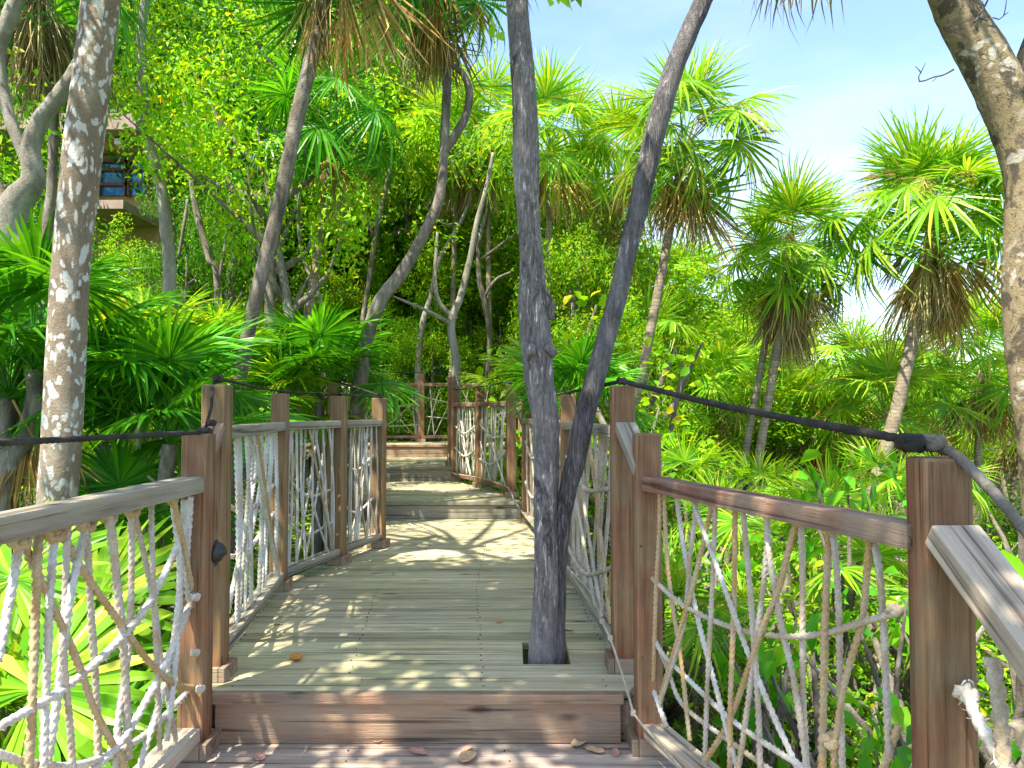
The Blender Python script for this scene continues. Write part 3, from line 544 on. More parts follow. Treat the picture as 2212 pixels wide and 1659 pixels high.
# ------------------------------------------------------------------ leaf crowns
def leaf_arrays(C, Nn, size, rng, asp=.45, fold=.25, rich=False):
    """C centres (n,3), Nn normals (n,3) -> verts, faces"""
    n = len(C); Nn = Nn/(np.linalg.norm(Nn, axis=1)[:, None]+1e-9)
    a = rng.normal(size=(n, 3)); a[:, 2] -= .35; U = a-Nn*(a*Nn).sum(1)[:, None]; U /= np.linalg.norm(U, axis=1)[:, None]+1e-9
    W = np.cross(Nn, U); s = (size*rng.uniform(.6, 1.25, n))[:, None]
    if not rich:
        V = np.stack([C-U*s*.5, C+W*s*asp*.5+Nn*s*fold*.4, C+U*s*.5-Nn*s*.12, C-W*s*asp*.5+Nn*s*fold*.4], 1).reshape(-1, 3)
        i = np.arange(n)*4; return V, np.concatenate([np.stack([i, i+1, i+2], 1), np.stack([i, i+2, i+3], 1)])
    k = [(-.5, 0, 0), (-.2, .40, fold*.35), (.15, .46, fold*.35), (.5, 0, -.18), (.15, -.46, fold*.35), (-.2, -.40, fold*.35), (-.2, 0, 0), (.15, 0, -.03)]
    V = np.stack([C+U*s*u+W*s*asp*w_+Nn*s*z for u, w_, z in k], 1).reshape(-1, 3); i = np.arange(n)*8
    Q = [(0, 1, 6, 6), (1, 2, 7, 6), (2, 3, 7, 7), (0, 6, 5, 5), (6, 7, 4, 5), (7, 3, 4, 4)]
    Tn = [(0, 1, 6), (1, 2, 7), (1, 7, 6), (2, 3, 7), (0, 6, 5), (6, 7, 4), (6, 4, 5), (7, 3, 4)]
    return V, np.concatenate([np.stack([i+a_, i+b_, i+c_], 1) for a_, b_, c_ in Tn])
def crown_mesh(name, centres, rads, per, size, mat, seed, asp=.45, rich=False, flat=.75):
    rng = np.random.default_rng(seed); Cs = []; Ns = []
    for c, r in zip(centres, rads):
        k = int(per*(r/.5)**2); d = rng.normal(size=(k, 3)); d /= np.linalg.norm(d, axis=1)[:, None]
        rr = r*rng.uniform(.25, 1.0, k)**.5*rng.uniform(.8, 1.15, k); p = d*rr[:, None]; p[:, 2] *= flat
        nn = d*.6+rng.normal(size=(k, 3))*.55+np.array([0, 0, .55]); Cs.append(p+np.array(c)); Ns.append(nn)
    V, Fc = leaf_arrays(np.vstack(Cs), np.vstack(Ns), size, rng, asp, rich=rich)
    me = mesh(name, V, Fc, mat); 
    if rich: me.polygons.foreach_set('use_smooth', [True]*len(me.polygons))
    return me
def tree_variant(seed, H=5.2, cr=1.7, nc=34, per=150, size=.10, mat=None, bmat=None, low=.25, rich=False, asp=.45):
    rng = np.random.default_rng(seed); rnd = random.Random(seed); cen = []; rad = []
    for i in range(nc):
        d = rng.normal(size=3); d /= np.linalg.norm(d); q = rng.uniform(.25, 1)**.5
        cen.append((d[0]*cr*q, d[1]*cr*q, H*(low+(1-low)*.5)+d[2]*H*(1-low)*.5*q)); rad.append(rng.uniform(.30, .60)*cr/1.7)
    cm = crown_mesh('crown', cen, rad, per, size, mat, seed, rich=rich, asp=asp)
    top = (rnd.uniform(-.4, .4), rnd.uniform(-.4, .4), H*.85)
    mid = (rnd.uniform(-.35, .35), rnd.uniform(-.35, .35), H*.4)
    paths = [([(0, 0, -.4), (rnd.uniform(-.1, .1), rnd.uniform(-.1, .1), H*.15), mid, top], [.075*cr, .06*cr, .045*cr, .012])]
    for c in rnd.sample(cen, min(12, nc)):
        z0 = min(H*.8, max(H*.18, c[2]-rnd.uniform(.5, 1.2))); t = z0/H; s_ = Vector(mid).lerp(Vector(top), min(1, max(0, (t-.4)/.45))) if t > .4 else Vector((0, 0, 0)).lerp(Vector(mid), t/.4)
        s_.z = z0; m_ = (s_+Vector(c))/2+Vector((rnd.uniform(-.15, .15), rnd.uniform(-.15, .15), -.08)); paths.append(([s_, m_, c], [.028*cr, .02, .006]))
    tb = trunk_mesh(paths, bmat, seed, 7, step=.25, lump=.06, rough=.03)
    tm = mesh('trunk', np.vstack(tb.v), tb.f, bmat, True); return cm, tm
def put_tree(name, var, loc, label, cat, group=None, rz=0, sc=(1, 1, 1), mat=None, crown='crown', stem='trunk'):
    e = empty(name, loc, label, cat, group, rz); e.scale = sc
    c = link(crown, var[0], e); t = link(stem, var[1], e)
    if mat: c.material_slots[0].link = 'OBJECT'; c.material_slots[0].material = mat
    return e
# ------------------------------------------------------------------ fan palm fronds
def frond_mesh(seed, pet=.6, Rb=.6, nseg=34, spread=150, droop=.25, tilt=-35, mat=None, fused=.45, irr=.05, fold=.5, pr=.007, dead=False, wide=1.0):
    rng = np.random.default_rng(seed); V = []; Fc = []
    sag = pet*.06
    P, t = crom([(0, 0, 0), (pet*.5, 0, sag*1.3), (pet, 0, 0)], pet/5)
    pv, pf = tube(P, np.interp(t, [0, 1], [pr*1.4, pr*.8]), 5); V.append(pv); Fc += pf; n0 = len(pv)
    th = math.radians(tilt); da = 2*math.radians(spread)/nseg
    us = np.array([.02, .22, fused, .72, .9, 1.0])
    for j in range(nseg):
        a = -math.radians(spread)+(j+.5)*da+rng.normal()*irr*.3
        ln = Rb*(1-.22*(a/math.radians(180))**2*2)*rng.uniform(.9, 1.06)
        wm = fused*Rb*math.tan(da/2)*wide
        wd = np.array([.15, .22/fused*.98, 1.0, .72, .34, .02])*wm
        dz = -droop*Rb*(us**2.6)*rng.uniform(.5, 1.4)+(-.12*Rb*us*abs(math.sin(a)))+rng.normal()*irr*us**2*Rb
        if dead: dz += rng.normal()*.10*us*Rb; a2 = a*(1-.55*us**1.5)+rng.normal()*.05*us**2*2
        else: a2 = a+rng.normal()*irr*1.2*us**2+0*us
        if rng.random() < (.12 if not dead else .3): dz[3:] -= Rb*np.array([.08, .2, .3])*rng.uniform(.3, 1.2)
        d = np.stack([np.cos(a2), np.sin(a2), 0*us], 1); s = np.stack([-np.sin(a2), np.cos(a2), 0*us], 1)
        C = d*(us*ln)[:, None]; C[:, 2] += dz
        tw = rng.normal()*.25
        up = wd*fold*(1 if j % 2 == 0 else 1)
        Lf = C+s*wd[:, None]; Lf[:, 2] += up+tw*wd; Rg = C-s*wd[:, None]; Rg[:, 2] += up-tw*wd
        A = np.stack([Lf, C, Rg], 1)[:5].reshape(-1, 3); A = np.vstack([A, C[5]])
        x = A[:, 0]*math.cos(th)-A[:, 2]*math.sin(th); z = A[:, 0]*math.sin(th)+A[:, 2]*math.cos(th)
        V.append(np.stack([x+pet, A[:, 1], z], 1))
        for k in range(4):
            b = n0+k*3; Fc += [(b, b+1, b+4, b+3), (b+1, b+2, b+5, b+4)]
        b = n0+12; Fc += [(b, b+1, b+3), (b+1, b+2, b+3)]; n0 += 16
    me = mesh('frond', np.vstack(V), Fc, mat); return me
FR_UP = [frond_mesh(10+i, .70, .70, 32, 118, .16, -30+14*i, L_PALM, fused=.36, wide=.86, irr=.06) for i in range(4)]
FR_LAT = [frond_mesh(20+i, .76, .68, 32, 150, [.25, .5, .3, .6, .2, .42][i], -76+12*i, L_PALM, fused=.36, wide=.88, irr=[.06, .10][i % 2]) for i in range(6)]
FR_LOW = [frond_mesh(30+i, .70, .70, 30, 135, .55, -40, L_PALM, fused=.36, wide=.85, irr=.10) for i in range(3)]
FR_DEAD = [frond_mesh(40+i, .36, [.75, .92, .6, .85, .7][i], 20, [26, 34, 46, 22, 60][i], .02, -2+3*i, L_DEAD, irr=.08, fused=.30, fold=1.0, dead=True, wide=1.2) for i in range(5)]
FR_BIG = [frond_mesh(50+i, .75, .62, 46, 160, .20, -38+10*i, L_PALMD, fused=.55, irr=.03, fold=.35) for i in range(4)]
FR_HUGE = [frond_mesh(60+i, .55, .66, 34, 150, .16, -35+10*i, L_PALM, fused=.62, irr=.03, fold=.3, wide=1.0) for i in range(3)]
def orient(o, az, el, roll, sc, off=(0, 0, 0)):
    M = Matrix.Rotation(az, 4, 'Z') @ Matrix.Rotation(-el, 4, 'Y') @ Matrix.Rotation(roll, 4, 'X') @ Matrix.Diagonal((sc, sc, sc, 1)); M.translation = Vector(off); o.matrix_local = M
def setmat(o, m):
    if m and o.data.materials[0] is not m: o.material_slots[0].link = 'OBJECT'; o.material_slots[0].material = m
def flower_mesh(seed, ln=.9):
    b = MB(); rnd = random.Random(seed)
    main = [Vector((0, 0, 0)), Vector((ln*.4, 0, ln*.25)), Vector((ln*.8, 0, ln*.05)), Vector((ln, 0, -ln*.25))]
    P, t = crom(main, .05); b.tube(P, np.linspace(.009, .003, len(P)), 4)
    for i in range(26):
        k = rnd.randrange(len(P)//3, len(P)); p = Vector(P[k])
        for _ in range(4):
            d = Vector((rnd.gauss(.1, .5), rnd.gauss(0, .6), rnd.gauss(-.4, .5)))*.13; b.tube(np.array([p, p+d*.6, p+d+Vector((0, 0, -.03))]), .0022, 3, False)
    return mesh('flower_stalk', np.vstack(b.v), b.f, L_DEAD)
FLW = [flower_mesh(i) for i in range(2)]
def palm(label, top, base, nf=22, nd=8, sc=1.0, mat=None, seed=0, group='fan palms around the boardwalk', trunk_r=.055, mid=None, flowers=0, big=False, els=(-35, 88), name='fan_palm', bark_m=None, dlen=1.0, tpath=None, azc=None, azs=None, trunk=True, cat='palm', dmat=None):
    rnd = random.Random(seed); top = Vector(top); base = Vector(base)
    e = empty(name, base, label, cat, group); off = top-base
    if trunk:
        if tpath: pts, rads = [p-base for p in tpath[0]], tpath[1]
        else:
            md = (Vector(mid)-base) if mid else off*.5+Vector((rnd.uniform(-.1, .1), rnd.uniform(-.1, .1), 0)); pts = [Vector((0, 0, 0)), md, off]; rads = [trunk_r*1.2, trunk_r, trunk_r*.95]
        tb = trunk_mesh([(pts, rads)], bark_m or B_PALM, seed, 10, step=.06, lump=.05, rough=.03); tb.build('trunk', bark_m or B_PALM, e, True)
    for i in range(nf):
        el = els[0]+(els[1]-els[0])*((i+.5)/nf)**.85+rnd.uniform(-8, 8); az = i*2.39996+rnd.uniform(-.3, .3) if azc is None else azc+rnd.uniform(-azs, azs)
        lib = FR_BIG if big is True else FR_HUGE if big == 'huge' else (FR_UP if el > 48 else FR_LAT if el > 0 else FR_LOW)
        o = link('frond', rnd.choice(lib), e); orient(o, az, R(el), rnd.uniform(-.5, .5), sc*rnd.uniform(.85, 1.1), off+Vector((0, 0, .03*sc*i/nf))); setmat(o, mat)
    for i in range(nd):
        o = link('dead_frond', rnd.choice(FR_DEAD), e); el = rnd.uniform(-89, -72) if i % 3 else rnd.uniform(-72, -48); orient(o, i*2.39996+rnd.uniform(-.4, .4), R(el), rnd.uniform(-1.2, 1.2), sc*dlen*rnd.uniform(.75, 1.1), off+Vector((rnd.uniform(-.12, .12), rnd.uniform(-.12, .12), .12-.38*rnd.random()))*1.0)
        if dmat or rnd.random() < .35: setmat(o, dmat or L_DEADG)
    for i in range(flowers):
        o = link('flower_stalk', FLW[i % 2], e); orient(o, rnd.uniform(0, 6.28), R(rnd.uniform(5, 60)), 0, sc, off)
    return e
def base_of(p, dx=0, dy=0): return Vector((p.x+dx, p.y+dy, gz(p.x+dx, p.y+dy)-.05))
# ------------------------------------------------------------------ main trees
GT, GR = T(3.28, (1172, 1620, 62), (1172, 1480, 60), (1173, 1400, 58), (1180, 1250, 54), (1179, 1100, 52), (1180, 1000, 54), (1177, 900, 57), (1164, 820, 62), (1160, 753, 66), (1151, 653, 66), (1147, 560, 50), (1140, 430, 48), (1137, 350, 55), (1135, 267, 52), (1127, 133, 52), (1117, 0, 50), (1105, -160, 46, -.05), (1095, -360, 42, -.15), (1080, -620, 34, -.4))
b0 = Vector((GT[0].x, GT[0].y, gz(GT[0].x, GT[0].y)-.1))
lobe, lr = T(3.26, (1150, 705, 30, .02), (1168, 770, 44, -.02), (1178, 800, 30, 0))
kn, kr = T(3.24, (1178, 748, 30), (1193, 762, 22), (1201, 768, 14))
kn2, kr2 = T(3.22, (1150, 745, 20, 0), (1146, 758, 26, -.03), (1147, 768, 18, -.04))
kn3, kr3 = T(3.26, (1150, 340, 26), (1160, 345, 20), (1166, 348, 10))
kn4, kr4 = T(3.26, (1170, 640, 30), (1186, 655, 24), (1190, 690, 16))
e = tree_from('gnarled_tree', 'knobbly purple grey trunk rising from square hole in the deck', 'tree', b0, [([b0]+GT, [GR[0]]+GR), (kn, kr), (kn2, kr2), (kn3, kr3), (kn4, kr4)], B_GREY, 3, sides=36, step=.018, lump=.10, rough=.022)
gtop = GT[-1]; print('gnarled top', gtop, GT[-3])
# crown above the frame: clumps placed over the deck
rng = np.random.default_rng(77); cen = []; rad = []; tries = 0
while len(cen) < 86 and tries < 9000:
    tries += 1; p = np.array([rng.uniform(-3.1, .9), rng.uniform(-.6, 3.9), rng.uniform(4.2, 6.0)])
    # keep the sun lanes the photograph shows (left rail, front-left of deck, far patch) and the frame clear
    if p[2]-.45 < EYE+.60*p[1]: continue
    t = (p[2]-.1)/SUN.z; gx_, gy_ = p[0]-SUN.x*t, p[1]-SUN.y*t
    if len(cen) >= 56 and not (-.8 < gx_ < .6 and 3.5 < gy_ < 5.1): continue
    if gy_ < 2.95 and gx_ < .6 and rng.random() < .88: continue
    if 5.2 < gy_ < 6.3 and rng.random() < .93: continue
    if gx_ < -.95 and rng.random() < .6: continue
    if gx_ > 1.25: continue
    if 2.9 < gy_ < 3.7 and gx_ < -.35 and rng.random() < .6: continue
    cen.append(p-np.array(b0)); rad.append(rng.uniform(.34, .58))
cm = crown_mesh('crown', cen, rad, 150, .115, L_MID, 5, asp=.6, rich=True); link('crown', cm, e)
br = []
for k in range(0, 56, 4):
    if k < len(cen): c_ = Vector(cen[k]); s0 = (gtop-b0); br.append(([s0-Vector((0, 0, .03)), (s0+c_)/2+Vector((0, 0, .25)), c_], [.03, .02, .006]))
trunk_mesh(br, B_GREY, 8, 8, step=.12).build('branches', B_GREY, e, True)
def hang_leaf(e, px, py, Y, size, mat, seed, az=0, name='leaf'):
    rng_ = np.random.default_rng(seed); p = at(px, py, Y)-Vector(e.location)
    V_, F_ = leaf_arrays(np.array([tuple(p)]), np.array([[math.cos(az), -1, .4]]), size, rng_, .62, rich=True); link(name, mesh(name, V_, F_, mat, True), e)
for i, (x, y, s_) in enumerate([(1188, 4, .10), (1224, 8, .09), (1236, -8, .09), (1248, 2, .06), (1080, 78, .11), (1064, 66, .09), (1210, -14, .1)]): hang_leaf(e, x, y, 3.0, s_, L_YEL, i, i*.7-1)
PT, PR = T(3.30, (1203, 1620, 38), (1202, 1450, 40), (1202, 1300, 40), (1208, 1180, 38), (1222, 1080, 40), (1246, 990, 42), (1262, 900, 44), (1286, 820, 44), (1306, 740, 42), (1331, 653, 42), (1352, 560, 40), (1372, 480, 42), (1388, 400, 46), (1420, 267, 45), (1462, 133, 43), (1520, 0, 40), (1580, -140, 38), (1650, -300, 36), (1710, -440, 34), (1760, -535, 30))
pb = Vector((PT[0].x, PT[0].y, gz(PT[0].x, PT[0].y)-.1))
palm('slim dark trunk leaning right out of the same deck hole as knobbly tree', PT[-1], pb, 12, 12, .95, seed=90, group=None, tpath=([pb]+PT, [PR[0]]+PR), bark_m=B_DARK, name='leaning_palm', els=(20, 85), dmat=L_DEADG)
# mottled tree
MT, MR = T(4.0, (112, 1300, 88), (122, 1090, 80), (133, 950, 78), (143, 753, 77), (156, 553, 76), (171, 400, 77), (194, 200, 78), (218, 0, 76), (245, -220, 70), (262, -480, 58, -.1), (270, -760, 40, -.3))
mb0 = Vector((MT[0].x-.02, MT[0].y, gz(MT[0].x, MT[0].y)-.1))
e = tree_from('lichen_spotted_tree', 'straight brown trunk blotched with white lichen behind near left rail', 'tree', mb0, [([mb0]+MT, [.13]+MR)], B_LICH, 5, sides=26, step=.05, lump=.035, rough=.006)
cen = []; rad = []
for i in range(44):
    p = np.array([rng.uniform(-4.3, -1.2), rng.uniform(1.2, 5.4), rng.uniform(5.2, 7.2)])
    if p[2]-.5 < EYE+.62*p[1]: continue
    t = p[2]/SUN.z; gy_ = p[1]-SUN.y*t
    if p[0]-SUN.x*t > -1.2 and (5.0 < gy_ < 6.1 or gy_ < 3.3): continue
    cen.append(p-np.array(mb0)); rad.append(rng.uniform(.35, .6))
link('crown', crown_mesh('crown', cen, rad, 100, .10, L_MID, 6), e)
tp = MT[-1]-mb0; trunk_mesh([([tp-Vector((0, 0, .4)), (tp+Vector(c_))/2, Vector(c_)], [.04, .025, .008]) for c_ in cen[::4]], B_LICH, 9, 8, step=.15).build('branches', B_LICH, e, True)
# right peeling tree with twigs
QT, QR = T(3.3, (2290, 1500, 112), (2278, 1250, 104), (2262, 1050, 100), (2250, 930, 98), (2234, 830, 94), (2222, 720, 94), (2219, 600, 92), (2220, 500, 92), (2222, 400, 92), (2205, 300, 98), (2168, 205, 100), (2120, 115, 96), (2082, 50, 90), (2050, -20, 84), (2010, -130, 78), (1990, -260, 60, -.1))
Q2, Q2r = T(3.3, (2200, 290, 80), (2215, 210, 76), (2235, 120, 66), (2268, 30, 60), (2310, -80, 52))
qb = Vector((QT[0].x+.05, QT[0].y, gz(QT[0].x, QT[0].y)-.1))
e = tree_from('forked_tree', 'patchy peeling bark tree forking at the right frame edge', 'tree', qb, [([qb]+QT, [.14]+QR), (Q2, Q2r)], B_PLANE, 6, sides=28, step=.035, lump=.05, rough=.012)
TW = plain('dark_twig', (.10, .085, .08), .8)
for pl in ([(2060, 150, 5), (2035, 163, 4), (2018, 166, 4), (1998, 174, 4), (1986, 176, 3.5), (1984, 166, 3), (1990, 155, 2.5), (1999, 136, 2)], [(1990, 158, 3), (1984, 150, 2.4), (1977, 143, 2)], [(2024, 166, 3), (2019, 172, 2.4), (2014, 176, 2)],
           [(2105, 48, 6), (2118, 30, 5), (2130, 8, 5), (2138, -10, 4)], [(2116, 38, 4), (2130, 44, 3.4), (2145, 38, 3), (2158, 42, 2.8), (2170, 32, 2.5), (2178, 27, 2)], [(2168, 34, 2.6), (2172, 18, 2.4), (2174, 0, 2)], [(2137, 40, 3), (2128, 22, 2.4), (2122, 2, 2)], [(2128, 12, 3), (2114, 6, 2.4), (2108, -4, 2)]):
    p_, r_ = T(3.2, *pl); trunk_mesh([(p_, [q*.85 for q in r_])], TW, len(pl), 6, step=.015, rough=.08).build('twig', TW, e, True, e.location)
cen = [(x-qb.x, y-qb.y, z-qb.z) for x, y, z in [(1.9, 2.4, 4.9), (2.6, 3.2, 5.6), (1.6, 3.0, 4.6), (2.9, 2.6, 5.0), (3.1, 3.6, 4.6), (2.2, 1.6, 5.2)]]
link('crown', crown_mesh('crown', cen, [.5]*6, 110, .12, L_MID, 8, asp=.6, rich=True), e)
# left and middle background trunks
def crowned(name, label, base_pts, rads, mat, seed, clumps, lm, per=120, size=.09, group=None, extra=(), sides=12):
    b = Vector((base_pts[0].x, base_pts[0].y, min(base_pts[0].z, gz(base_pts[0].x, base_pts[0].y)-.1)))
    e = tree_from(name, label, 'tree', b, [([b]+base_pts, [rads[0]]+rads)]+list(extra), mat, seed, group, sides, step=.07, lump=.10, rough=.03)
    link('crown', crown_mesh('crown', [np.array(c_)-np.array(b) for c_, _ in clumps], [r for _, r in clumps], per, size, lm, seed), e); return e
def clump_px(Y, rnd, lst, r=.55): return [(tuple(at(x, y, Y+rnd.uniform(-.5, .5))), r*rnd.uniform(.8, 1.2)) for x, y in lst]
rnd = random.Random(4)
P1_, R1_ = T(8.0, (366, 700, 30), (365, 560, 27), (360, 500, 27), (350, 410, 24), (322, 310, 22), (312, 230, 21), (305, 120, 20), (306, 60, 19), (318, -30, 18), (330, -150, 15))
crowned('slender_tree', 'slender pale trunk curving before the villa left of centre', P1_, R1_, B_TAN, 11, clump_px(8.3, rnd, [(330, -150), (390, -90), (250, -120), (420, -180), (300, -230), (370, 40), (450, 60)]), L_MID)
P1_, R1_ = T(5.6, (8, 760, 70), (14, 620, 60), (10, 520, 60), (35, 440, 60), (72, 390, 46), (66, 320, 40), (92, 255, 36), (140, 190, 32), (175, 130, 26), (200, 60, 22), (240, -60, 18))
x1, x1r = T(5.6, (15, 480, 50), (-20, 400, 40), (-60, 300, 34)); x2, x2r = T(5.7, (70, 380, 26), (20, 250, 24), (-5, 120, 30), (20, 40, 34), (50, -30, 30)); x3, x3r = T(5.6, (20, 500, 44), (45, 560, 36), (55, 640, 22))
crowned('crooked_tree', 'thick grey crooked limbs twisting at the left frame edge', P1_, R1_, B_TAN, 12, clump_px(5.9, rnd, [(60, -120), (240, -140), (-60, 60), (150, -160), (20, 250), (-40, 400)], .45), L_MID, extra=[(x1, x1r), (x2, x2r), (x3, x3r)], sides=16)
# T2 and its fork, a palm with hanging dry skirt above
P2_, R2_ = T(7.2, (768, 960, 44), (775, 860, 42), (790, 740, 36), (822, 650, 38), (868, 590, 36), (905, 525, 30), (945, 440, 28), (958, 350, 24), (962, 260, 24), (966, 160, 24), (962, 60, 22), (940, -100, 20))
x1, x1r = T(7.2, (960, 330, 18), (985, 290, 20), (1008, 245, 18), (1014, 195, 18), (1000, 160, 15), (975, 140, 12))
b = base_of(P2_[0])
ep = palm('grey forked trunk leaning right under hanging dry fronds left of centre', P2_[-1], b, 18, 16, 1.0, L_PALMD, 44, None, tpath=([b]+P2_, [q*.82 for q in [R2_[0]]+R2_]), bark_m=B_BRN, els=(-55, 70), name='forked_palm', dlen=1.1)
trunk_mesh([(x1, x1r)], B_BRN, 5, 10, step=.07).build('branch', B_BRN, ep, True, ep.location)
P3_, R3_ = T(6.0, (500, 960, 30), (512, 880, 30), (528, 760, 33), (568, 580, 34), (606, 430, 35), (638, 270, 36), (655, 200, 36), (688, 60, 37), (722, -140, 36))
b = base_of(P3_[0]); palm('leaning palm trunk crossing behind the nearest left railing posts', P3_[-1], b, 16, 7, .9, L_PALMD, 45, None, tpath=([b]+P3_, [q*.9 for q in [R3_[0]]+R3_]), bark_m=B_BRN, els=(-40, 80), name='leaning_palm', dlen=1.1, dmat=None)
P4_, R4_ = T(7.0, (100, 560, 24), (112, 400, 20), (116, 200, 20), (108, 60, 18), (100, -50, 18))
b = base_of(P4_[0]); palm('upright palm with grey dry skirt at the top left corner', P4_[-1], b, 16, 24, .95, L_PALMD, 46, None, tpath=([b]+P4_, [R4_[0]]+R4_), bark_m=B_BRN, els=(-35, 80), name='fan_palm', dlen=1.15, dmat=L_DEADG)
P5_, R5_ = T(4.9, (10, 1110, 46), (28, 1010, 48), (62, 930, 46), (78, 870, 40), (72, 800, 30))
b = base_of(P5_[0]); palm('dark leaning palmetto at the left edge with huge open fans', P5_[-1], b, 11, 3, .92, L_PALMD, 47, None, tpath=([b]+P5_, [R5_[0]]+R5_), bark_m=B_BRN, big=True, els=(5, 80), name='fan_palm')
thin = [
 ('slim crooked branchy tree right of the forked palm', 9.85, [(985, 1010, 26), (985, 870, 26), (985, 780, 24), (975, 700, 24), (995, 640, 20), (1015, 560, 18), (1030, 480, 15), (1052, 400, 12), (1065, 330, 9)], [[(985, 690, 16), (950, 655, 13), (940, 600, 12), (945, 500, 8)], [(975, 700, 13), (925, 672, 10), (885, 655, 8), (850, 640, 5)]], B_TAN, L_YEL),
 ('second slim trunk just left of the knobbly tree', 13.3, [(1050, 860, 16), (1058, 740, 14), (1048, 660, 16), (1035, 600, 15), (1035, 520, 13), (1060, 430, 11), (1085, 350, 8)], [[(1040, 560, 10), (1080, 530, 9), (1120, 500, 6)], [(1048, 640, 10), (1070, 605, 8), (1110, 585, 6)]], B_BRN, L_YEL),
 ('straight thin brown trunk behind the leaning forked palm', 13.5, [(790, 800, 16), (784, 700, 15), (798, 600, 14), (812, 500, 15), (830, 420, 14), (850, 340, 10)], [[(812, 520, 9), (780, 450, 8), (760, 380, 5)]], B_BRN, L_YEL),
 ('dark slanting trunks below the villa', 9.5, [(470, 640, 20), (452, 560, 20), (430, 480, 18), (415, 400, 16), (410, 320, 14), (395, 180, 12)], [[(470, 620, 10), (490, 500, 8), (500, 380, 6)], [(385, 560, 10), (400, 470, 9), (405, 430, 6)]], B_BRN, L_MID),
 ('thin pale trunk standing between the leaning palms', 9.0, [(700, 780, 12), (690, 640, 11), (655, 560, 11), (645, 450, 10), (660, 330, 9), (650, 200, 8)], [[(650, 460, 7), (625, 380, 6), (610, 280, 5)]], B_TAN, L_MID),
 ('bare pale branch arching left of the knobbly tree', 13.3, [(905, 760, 20), (930, 640, 13), (950, 560, 12), (1000, 470, 11), (1018, 420, 9), (1025, 380, 6)], [[(1000, 480, 8), (965, 485, 6), (945, 475, 4)]], B_TAN, L_YEL)]
for i, (lab, Y, pl, ex, bm_, lm) in enumerate(thin):
    p_, r_ = T(Y, *pl); r_ = [q*.75 for q in r_]; exs = []
    for q in ex: a_1, a_2 = T(Y, *q); exs.append((a_1, [z_*.75 for z_ in a_2]))
    cl = [(tuple(p_[-1]), .5), (tuple(exs[0][0][-1]), .45)]+[(tuple(p_[-1]+Vector((rnd.uniform(-.8, .8), rnd.uniform(-.2, .8), rnd.uniform(-.2, .9)))), .4) for _ in range(5)]
    crowned('slender_tree', lab, p_, r_, bm_, 60+i, cl, lm, extra=exs, per=90)
# ------------------------------------------------------------------ right palms
def ppalm(label, Y, top, base, **k):
    tp_ = at(*top, Y); bs = at(*base, Y); bs.z = gz(bs.x, bs.y)-.1
    # carry the trunk line on down to the ground
    a_ = at(*base, Y); d = (a_-tp_); bs = tp_+d*((tp_.z-gz(a_.x, Y)+.1)/max(.1, (tp_.z-a_.z))) if a_.z < tp_.z else bs
    return palm(label, tp_, bs, mid=(tp_+bs)/2+Vector((k.pop('bow', .0), 0, 0)), **k)
ppalm('tall fan palm with brown skirt seen just right of the leaning trunk', 8.6, (1478, 325), (1368, 820), nf=23, nd=16, sc=.98, seed=101, flowers=3, bow=.08, els=(-48, 88))
ppalm('fan palm with slanting trunk and brown skirt in middle of right grove', 9.6, (1712, 560), (1630, 1040), nf=25, nd=26, sc=.92, seed=102, flowers=2, els=(-30, 88))
ppalm('largest fan palm with grey trunk and wide brown skirt by the forked tree', 9.0, (2015, 500), (1870, 1060), nf=31, nd=40, sc=1.12, seed=103, flowers=5, els=(-25, 88), bow=.12, trunk_r=.075)
ppalm('second slender palm trunk leaning beside the middle palm of right grove', 9.8, (1676, 610), (1600, 1040), nf=16, nd=14, sc=.8, seed=104, els=(-30, 70), trunk_r=.045)
small = [(12.5, 1852, 820, 1838, 1000, 20, 10, .95, 'shaggy short palm under gap between two tallest right palms'),
 (11.5, 1556, 860, 1560, 1050, 18, 9, .85, 'short palm with pale star shaped fans behind slanting black rope'),
 (13, 1965, 850, 1940, 1040, 18, 8, .9, 'mid height palm right of the grey trunk of largest palm'),
 (11, 2120, 800, 2110, 1060, 24, 14, 1.05, 'dense palm with hanging dry fronds at far right before the forked tree'),
 (10, 1910, 900, 1905, 1080, 16, 10, .9, 'low palm with dry skirt directly behind the large right post'),
 (14, 1760, 900, 1755, 1060, 16, 8, 1.0, 'distant palm low between the two slanting trunks and the shaggy palm'),
 (15, 2040, 900, 2040, 1050, 16, 8, 1.1, 'distant small palm above the knots of large post'),
 (12, 1400, 770, 1395, 950, 16, 4, .9, 'palm behind right deck post with feathery fans'),
 (14, 1235, 440, 1228, 900, 18, 6, 1.0, 'palm between the two trunks crowned high against the sky'),
 (11.5, 1190, 330, 1176, 900, 20, 7, 1.1, 'palm crown peeking right of knobbly trunk at skyline'),
 (12.5, 1330, 380, 1325, 900, 20, 8, 1.1, 'palm crown on skyline left of the leaning trunk'),
 (16, 1480, 640, 1480, 900, 16, 6, 1.1, 'yellowish palm head under the tall palm brown skirt'),
 (15, 1640, 760, 1640, 940, 16, 8, 1.1, 'palm head lower left of the middle palm skirt'),
 (13.6, 985, 330, 975, 860, 18, 10, 1.15, 'palm with drooping star fans left of knobbly trunk'),
 (13.4, 1050, 290, 1060, 860, 14, 14, 1.1, 'palm with grey skirt close behind the knobbly trunk'),
 (8.5, 720, 300, 640, 860, 16, 4, .9, 'dark palm fans between leaning palm and forked palm'),
 (13, 2190, 900, 2190, 1040, 14, 8, 1.0, 'palm fans at right edge under the forked tree trunk')]
for i, (Y, tx, ty, bx_, by_, nf, nd, sc, lab) in enumerate(small): ppalm(lab, Y, (tx, ty), (bx_, by_), nf=nf, nd=nd, sc=sc, seed=120+i, trunk_r=.05, els=(-38, 88), flowers=i % 3, mat=L_PALMD if i == 15 else None)
